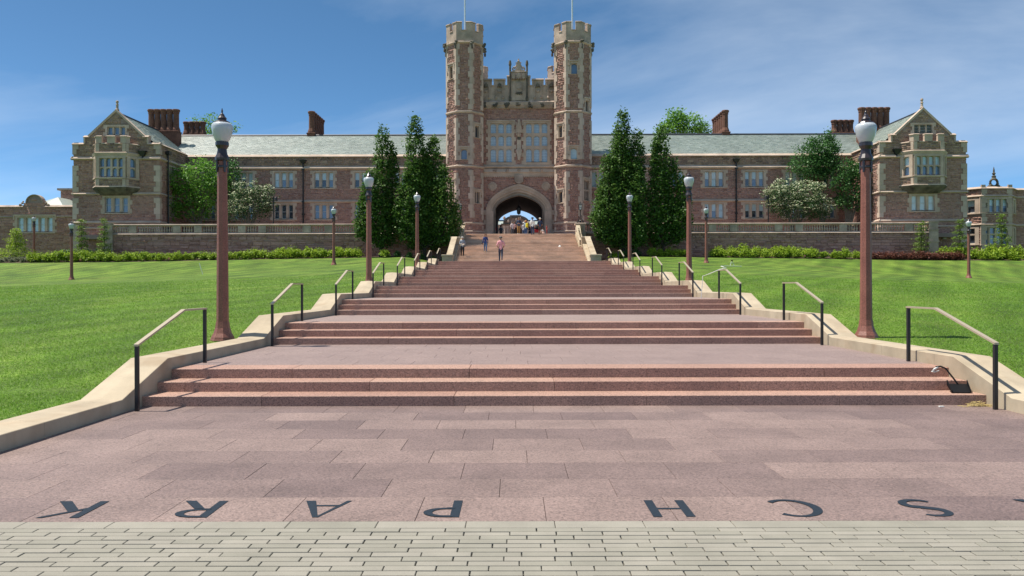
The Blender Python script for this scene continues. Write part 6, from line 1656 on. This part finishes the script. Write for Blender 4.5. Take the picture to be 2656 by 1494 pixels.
# ------------------------------------------------------------------ people
SKIN = mat('skin', (0.42, 0.24, 0.17), rough=0.6)
def cloth(name, c): return mat(name, c, rough=0.85, grain=0.12, gscale=18, stain=0.15, sscale=6)
HAIRS = {}
def person(label, pos, rz, H, top, legs, shoe=(0.05, 0.04, 0.035), hair=(0.06, 0.04, 0.025), sleeves='long', shorts=False, stride=0.0, arms='down', sit=False, hair_len=0.0, hat=None, jitter=0):
    N = []; E = []; Lb = []
    def v(x, y, z, r, par=None, lb='top'):
        N.append((x * H, y * H, z * H, r * H)); i = len(N) - 1
        if par is not None: E.append((par, i)); Lb.append(lb)
        return i
    if sit: zp_, = (0.14,)
    else: zp_ = 0.52
    dz = zp_ - 0.52
    pel = v(0, 0, 0.52 + dz, .078)
    wst = v(0, -.005, 0.61 + dz, .070, pel); ch = v(0, -.005, 0.715 + dz, .082, wst); up_ = v(0, .004, 0.795 + dz, .066, ch)
    nk = v(0, .0, 0.845 + dz, .031, up_, 'skin'); jaw = v(0, -.016, 0.885 + dz, .042, nk, 'skin'); hd = v(0, -.006, 0.93 + dz, .056, jaw, 'skin'); tp = v(0, .004, 0.972 + dz, .043, hd, 'skin')
    v(0, -.072, 0.918 + dz, .010, hd, 'skin')
    for s in (-1, 1):
        sh = v(s * .092, .004, 0.79 + dz, .045, up_)
        if arms == 'down': el, wr, hn = (s * .128, .012, .625), (s * .125, -.02, .485), (s * .12, -.03, .44)
        elif arms == 'swing': el, wr, hn = (s * .13, .03 * s + .01, .63), (s * .125, .065 * s - .03, .50), (s * .12, .075 * s - .04, .455)
        elif arms == 'front': el, wr, hn = (s * .135, .0, .64), (s * .07, -.115, .63), (s * .03, -.135, .645)
        else: el, wr, hn = (s * .15, .02, .65), (s * .105, -.07, .56), (s * .085, -.09, .545)
        e = v(el[0], el[1], el[2] + dz, .031, sh, 'arm'); w = v(wr[0], wr[1], wr[2] + dz, .021, e, 'fore'); h = v(hn[0], hn[1], hn[2] + dz, .021, w, 'skin')
        d = Vector(hn) - Vector(wr); d.normalize()
        side = Vector((0, 1, 0)) if abs(d.y) < .8 else Vector((1, 0, 0)); side = (side - d * side.dot(d)).normalized()
        for q, (o_, l_) in enumerate(((-.013, .040), (-.0045, .046), (.0045, .044), (.013, .036))):
            a = Vector(hn) + side * o_ + d * .016; b = a + d * l_ * .6; c_ = b + d * l_ * .4 + Vector((-s * .008, 0, 0))
            f1 = v(b.x, b.y, b.z + dz, .006, h, 'skin'); v(c_.x, c_.y, c_.z + dz, .005, f1, 'skin')
        a = Vector(hn) - side * .022 - d * .002; v(a.x, a.y, a.z + dz, .0065, h, 'skin')
        hp = v(s * .048, 0, 0.49 + dz, .062, pel, 'leg')
        if sit:
            kn = v(s * .06, -.24, .20, .044, hp, 'thigh'); an = v(s * .06, -.27, .02, .026, kn, 'shin'); v(s * .062, -.33, .0, .022, an, 'shoe')
        else:
            sw = stride * s
            lift = max(0, sw) * .25
            kn = v(s * .052, -.02 - sw * .45, .275 + lift * .3, .043, hp, 'thigh'); an = v(s * .052, .012 - sw * (1.0 if sw < 0 else .55), .045 + (abs(sw) * .35 if sw < 0 else 0), .026, kn, 'shin')
            hl_ = N[an]; v(s * .056, hl_[1] / H - .075, max(.018, hl_[2] / H - .027), .021, an, 'shoe')
    me = bpy.data.meshes.new('person_body'); me.from_pydata([n[:3] for n in N], E, []); 
    ob = bpy.data.objects.new('person', me); COL.objects.link(ob)
    sk = ob.modifiers.new('skin', 'SKIN'); sk.use_smooth_shade = True
    for i, n in enumerate(N): me.skin_vertices[0].data[i].radius = (n[3], n[3] * (0.78 if i in (wst, ch, up_) else 1.0)); me.skin_vertices[0].data[i].use_root = (i == pel)
    sb = ob.modifiers.new('sub', 'SUBSURF'); sb.levels = sb.render_levels = 1
    mats = {'skin': SKIN, 'top': cloth('shirt', top), 'leg': cloth('trousers', legs), 'shoe': mat('shoe', shoe, rough=0.6)}
    return dict(ob=ob, N=N, E=E, Lb=Lb, mats=mats, H=H, pos=pos, rz=rz, label=label, sleeves=sleeves, shorts=shorts, hd=hd, hair=hair, hair_len=hair_len, hat=hat)
def finish(ps):
    bpy.context.view_layer.update(); dg = bpy.context.evaluated_depsgraph_get()
    for p in ps:
        me = bpy.data.meshes.new_from_object(p['ob'].evaluated_get(dg)); me.name = 'person_body'
        me.materials.clear()
        keys = ['skin', 'top', 'leg', 'shoe']
        for k in keys: me.materials.append(p['mats'][k])
        N = np.array([n[:3] for n in p['N']]); A = np.array([N[a] for a, b in p['E']]); B = np.array([N[b] for a, b in p['E']])
        rad = np.array([min(p['N'][a][3], p['N'][b][3]) for a, b in p['E']])
        mp_ = {'skin': 0, 'top': 1, 'arm': 1, 'fore': 1 if p['sleeves'] == 'long' else 0, 'leg': 2, 'thigh': 2, 'shin': 0 if p['shorts'] else 2, 'shoe': 3}
        ids = np.array([mp_[l] for l in p['Lb']])
        idx = []
        for f in me.polygons:
            c = np.array(f.center); ab = B - A; t = np.clip(((c - A) * ab).sum(1) / (ab * ab).sum(1), 0, 1)
            d = np.linalg.norm(A + ab * t[:, None] - c, axis=1) / (rad + .01); idx.append(int(ids[d.argmin()]))
        me.polygons.foreach_set('material_index', idx); me.polygons.foreach_set('use_smooth', np.ones(len(idx), dtype=bool)); me.update()
        bpy.data.objects.remove(p['ob'])
        o = bpy.data.objects.new('person', me); COL.objects.link(o); o.location = p['pos']; o.rotation_euler = (0, 0, p['rz'])
        tag(o, p['label'], 'person')
        H = p['H']; h = Vector(p['N'][p['hd']][:3])
        m = MB(); r = .064 * H
        prof = [(r * .55, -r * .1), (r * .98, 0), (r * 1.08, r * .35), (r * .95, r * .75), (r * .6, r * 1.08), (r * .1, r * 1.2)]
        m.lathe(h + Vector((0, .010 * H, .006 * H)), prof, 12)
        if p['hair_len'] > 0: m.lathe(h + Vector((0, .026 * H, 0)), [(r * .5, -p['hair_len'] * H), (r * .9, -p['hair_len'] * H * .7), (r * .98, 0), (r * .9, r * .6)], 10)
        me2 = m.mesh('hair', mat('hair', p['hair'], rough=0.7), True); ho = bpy.data.objects.new('hair', me2); COL.objects.link(ho); ho.parent = o
        e = MB()
        for s in (-1, 1): e.lathe(h + Vector((s * .019 * H, -.054 * H, .002 * H)), [(.001, -.005 * H), (.006 * H, 0), (.001, .005 * H)], 6)
        e.box(h.x - .016 * H, h.x + .016 * H, h.y - .060 * H, h.y - .045 * H, h.z - .037 * H, h.z - .032 * H)
        eo = bpy.data.objects.new('face_features', e.mesh('face_features', mat('eye', (0.05, 0.03, 0.03), rough=.5))); COL.objects.link(eo); eo.parent = o
        if p['hat']:
            q = MB(); q.lathe(h + Vector((0, .004 * H, .022 * H)), [(r * 1.7, -.002), (r * 1.75, .004 * H), (r * 1.12, .012 * H), (r * 1.05, .055 * H), (r * .6, .066 * H), (.01, .068 * H)], 14)
            qo = bpy.data.objects.new('hat', q.mesh('hat', cloth('hat', p['hat']))); COL.objects.link(qo); qo.parent = o
        p['obj'] = o
def lower(k): return YB + .46 * k + .24, ZTOP + (Z_L - ZTOP) / 14 * (k + 1)
def upper(k): return YL + .468 * k + .24, Z_L + (TERR - Z_L) / 12 * (k + 1)
def xp(px, D): return X_(px, D)
PI = math.pi
PPL = []
def P_(label, px, D, z, rz, H, *a, **k): PPL.append(person(label, (xp(px, D), D, z), rz, H, *a, **k)); return (xp(px, D), D, z)
P_('person in a pink shirt and dark trousers walking up towards the arch', 1299, 54.4, ZTOP + .026, PI, 1.70, (.78, .36, .38), (.05, .06, .09), shoe=(.16, .07, .05), hair=(.10, .09, .08), sleeves='short', stride=.13, arms='bent')
y_, z_ = lower(6); pos_pap = P_('person in a grey jumper and black trousers reading papers on the stairs', 1199.5, y_, z_, .15, 1.74, (.28, .31, .36), (.012, .012, .016), hair=(.45, .42, .40), arms='front', stride=.05)
y_, z_ = lower(9); pos_wom = P_('person in a blue jacket and jeans walking down the stairs', 1259.5, y_, z_, 0, 1.66, (.02, .045, .17), (.07, .14, .27), shoe=(.55, .45, .32), hair=(.16, .07, .035), stride=.10, arms='swing', hair_len=.10)
y_, z_ = upper(10); P_('person in a white shirt, dark jeans and dark hat climbing to the arch', 1381.5, y_, z_, PI, 1.74, (.80, .80, .78), (.03, .045, .10), hair=(.04, .03, .03), stride=.09, hat=(.03, .035, .05))
y_, z_ = upper(10); P_('person in a navy shirt and brown shorts climbing to the arch', 1401, y_ - .05, z_, PI, 1.70, (.03, .05, .11), (.10, .06, .055), hair=(.62, .58, .52), sleeves='short', shorts=True, stride=.10, arms='bent', shoe=(.03, .03, .03))
P_('person in a dark denim jacket and tan trousers facing the stairs', 1346, 80.9, TERR, 0, 1.72, (.035, .055, .11), (.36, .20, .07), shoe=(.75, .75, .75), hair=(.10, .06, .04), arms='front')
P_('person in a red shirt standing at the left jamb of the arch', 1284.5, 90.4, TERR, -1.2, 1.74, (.62, .03, .04), (.02, .02, .02), hair=(.05, .03, .02), sleeves='short', arms='down')
pos_bp = P_('person in a grey hooded top inside the arch, seen from behind', 1299.5, 90.4, TERR, PI, 1.68, (.28, .31, .34), (.015, .015, .018), hair=(.03, .02, .02), hair_len=.06, arms='bent')
P_('person in a white and pink shirt before the curved pediment', 1329, 82.6, TERR, .4, 1.46, (.74, .62, .62), (.13, .13, .14), shoe=(.7, .7, .7), hair=(.12, .08, .06), sleeves='short', arms='down')
P_('person in a red and white top behind the pale-shirted one', 1334.5, 83.6, TERR, -.5, 1.50, (.62, .34, .32), (.02, .02, .025), hair=(.14, .07, .04), sleeves='short', arms='front')
P_('person with white hair and a pale top, left of the yellow backpack', 1358.5, 85.8, TERR, PI - .5, 1.62, (.50, .48, .50), (.07, .12, .22), hair=(.70, .70, .68), sleeves='short', arms='down')
pos_yb = P_('person with red-blond hair carrying the yellow backpack', 1364.5, 84.2, TERR, PI - .7, 1.70, (.30, .42, .46), (.06, .11, .22), hair=(.42, .18, .06), hair_len=.07, sleeves='short', arms='bent')
P_('person in dark clothes at the right of the yellow backpack', 1374, 88.0, TERR, .6, 1.66, (.03, .035, .05), (.03, .035, .06), hair=(.03, .02, .02), arms='bent')
P_('small child in white sitting at the stair head', 1408, 80.7, TERR, .3, 0.98, (.75, .72, .70), (.62, .45, .42), hair=(.05, .03, .02), sleeves='short', sit=True, arms='front')
P_('small child in a red dress standing at the stair head', 1418.5, 81.6, TERR, 1.2, 1.02, (.45, .05, .04), (.40, .07, .06), hair=(.14, .06, .03), sleeves='short', arms='front')
finish(PPL)
# things they carry
def pack(c, rz, w, h, d, m, label, name='backpack'):
    t = empty(name, c, rz); tag(t, label, 'backpack' if name == 'backpack' else 'bag')
    b = MB(); n = 7
    for i in range(1): b.lathe((0, 0, 0), [(w * .25, -h * .5), (w * .46, -h * .46), (w * .52, -h * .2), (w * .5, h * .2), (w * .36, h * .44), (w * .12, h * .5)], 10)
    b.v = [(x, y * d / w, z) for x, y, z in b.v]
    o = bpy.data.objects.new('body', b.mesh('body', m)); COL.objects.link(o); o.parent = t
    s = MB()
    for q in (-1, 1): s.tube([(q * w * .3, -d * .3, h * .4), (q * w * .32, -d * 1.1, h * .45), (q * w * .34, -d * .9, -h * .1), (q * w * .3, -d * .3, -h * .35)], .018, 5)
    o = bpy.data.objects.new('straps', s.mesh('straps', BLK)); COL.objects.link(o); o.parent = t
    s = MB().box(-w * .28, w * .28, d * .35, d * .62, -h * .38, -h * .02, .02); o = bpy.data.objects.new('pocket', s.mesh('pocket', m)); COL.objects.link(o); o.parent = t
pack((pos_yb[0] + .10, pos_yb[1] - .22, TERR + 1.17), PI - .3, .32, .48, .17, cloth('yellow_nylon', (.78, .62, .03)), 'yellow backpack worn in the middle of the group')
pack((pos_bp[0], pos_bp[1] - .22, TERR + 1.16), PI, .30, .44, .16, cloth('dark_nylon', (.05, .06, .07)), 'dark backpack on the person inside the arch')
pack((pos_wom[0] - .27, pos_wom[1] - .02, pos_wom[2] + .86), 1.4, .26, .28, .12, cloth('black_leather', (.015, .015, .017)), 'black shoulder bag carried by the person in blue', 'shoulder_bag')
for i, (dx_, dz_, r_) in enumerate(((-.05, 1.06, .5), (.10, 1.03, -.3))):
    m = MB().box(-.10, .10, -.006, .006, -.07, .07); o = bpy.data.objects.new('paper_sheets', m.mesh('paper_sheets', WHITE)); COL.objects.link(o)
    o.location = (pos_pap[0] + dx_, pos_pap[1] - .27, pos_pap[2] + dz_); o.rotation_euler = (.9, r_, .2)
    tag(o, ('white papers held up by the person in grey' if i == 0 else 'white folded sheets under the arm of the person in grey'), 'papers')
# pushchair among the group
c = Vector((xp(1393, 83.2), 83.2, TERR)); t = empty('pushchair', c); tag(t, 'black and red pushchair standing at the top of the stairs', 'pushchair')
REDC = cloth('red_canvas', (.35, .02, .03))
m = MB(); m.add([c + Vector(p) for p in ((-.22, -.1, .42), (.22, -.1, .42), (.22, .25, .36), (-.22, .25, .36), (-.24, -.14, .62), (.24, -.14, .62), (.24, .32, .95), (-.24, .32, .95))], BOXF); m.build('seat', REDC, t)
m = MB(); m.lathe(c + Vector((0, .12, .78)), [(.30, -.06), (.31, .05), (.25, .2), (.12, .29), (.02, .31)], 10); m.build('hood', BLK, t)
m = MB()
for s in (-1, 1): m.tube([c + Vector((s * .25, -.3, .12)), c + Vector((s * .25, .1, .5)), c + Vector((s * .25, .5, 1.0))], .015, 5); m.tube([c + Vector((s * .25, .4, .12)), c + Vector((s * .25, .1, .5))], .015, 5)
m.tube([c + Vector((-.25, .5, 1.0)), c + Vector((.25, .5, 1.0))], .02, 5); m.build('frame', MAT['iron'], t)
for s in (-1, 1):
    for y_ in (-.3, .4):
        m = MB(); m.tube([c + Vector((s * .25 - .015, y_, .12)), c + Vector((s * .25 + .015, y_, .12))], .12, 12); m.build('wheel', BLK, t)
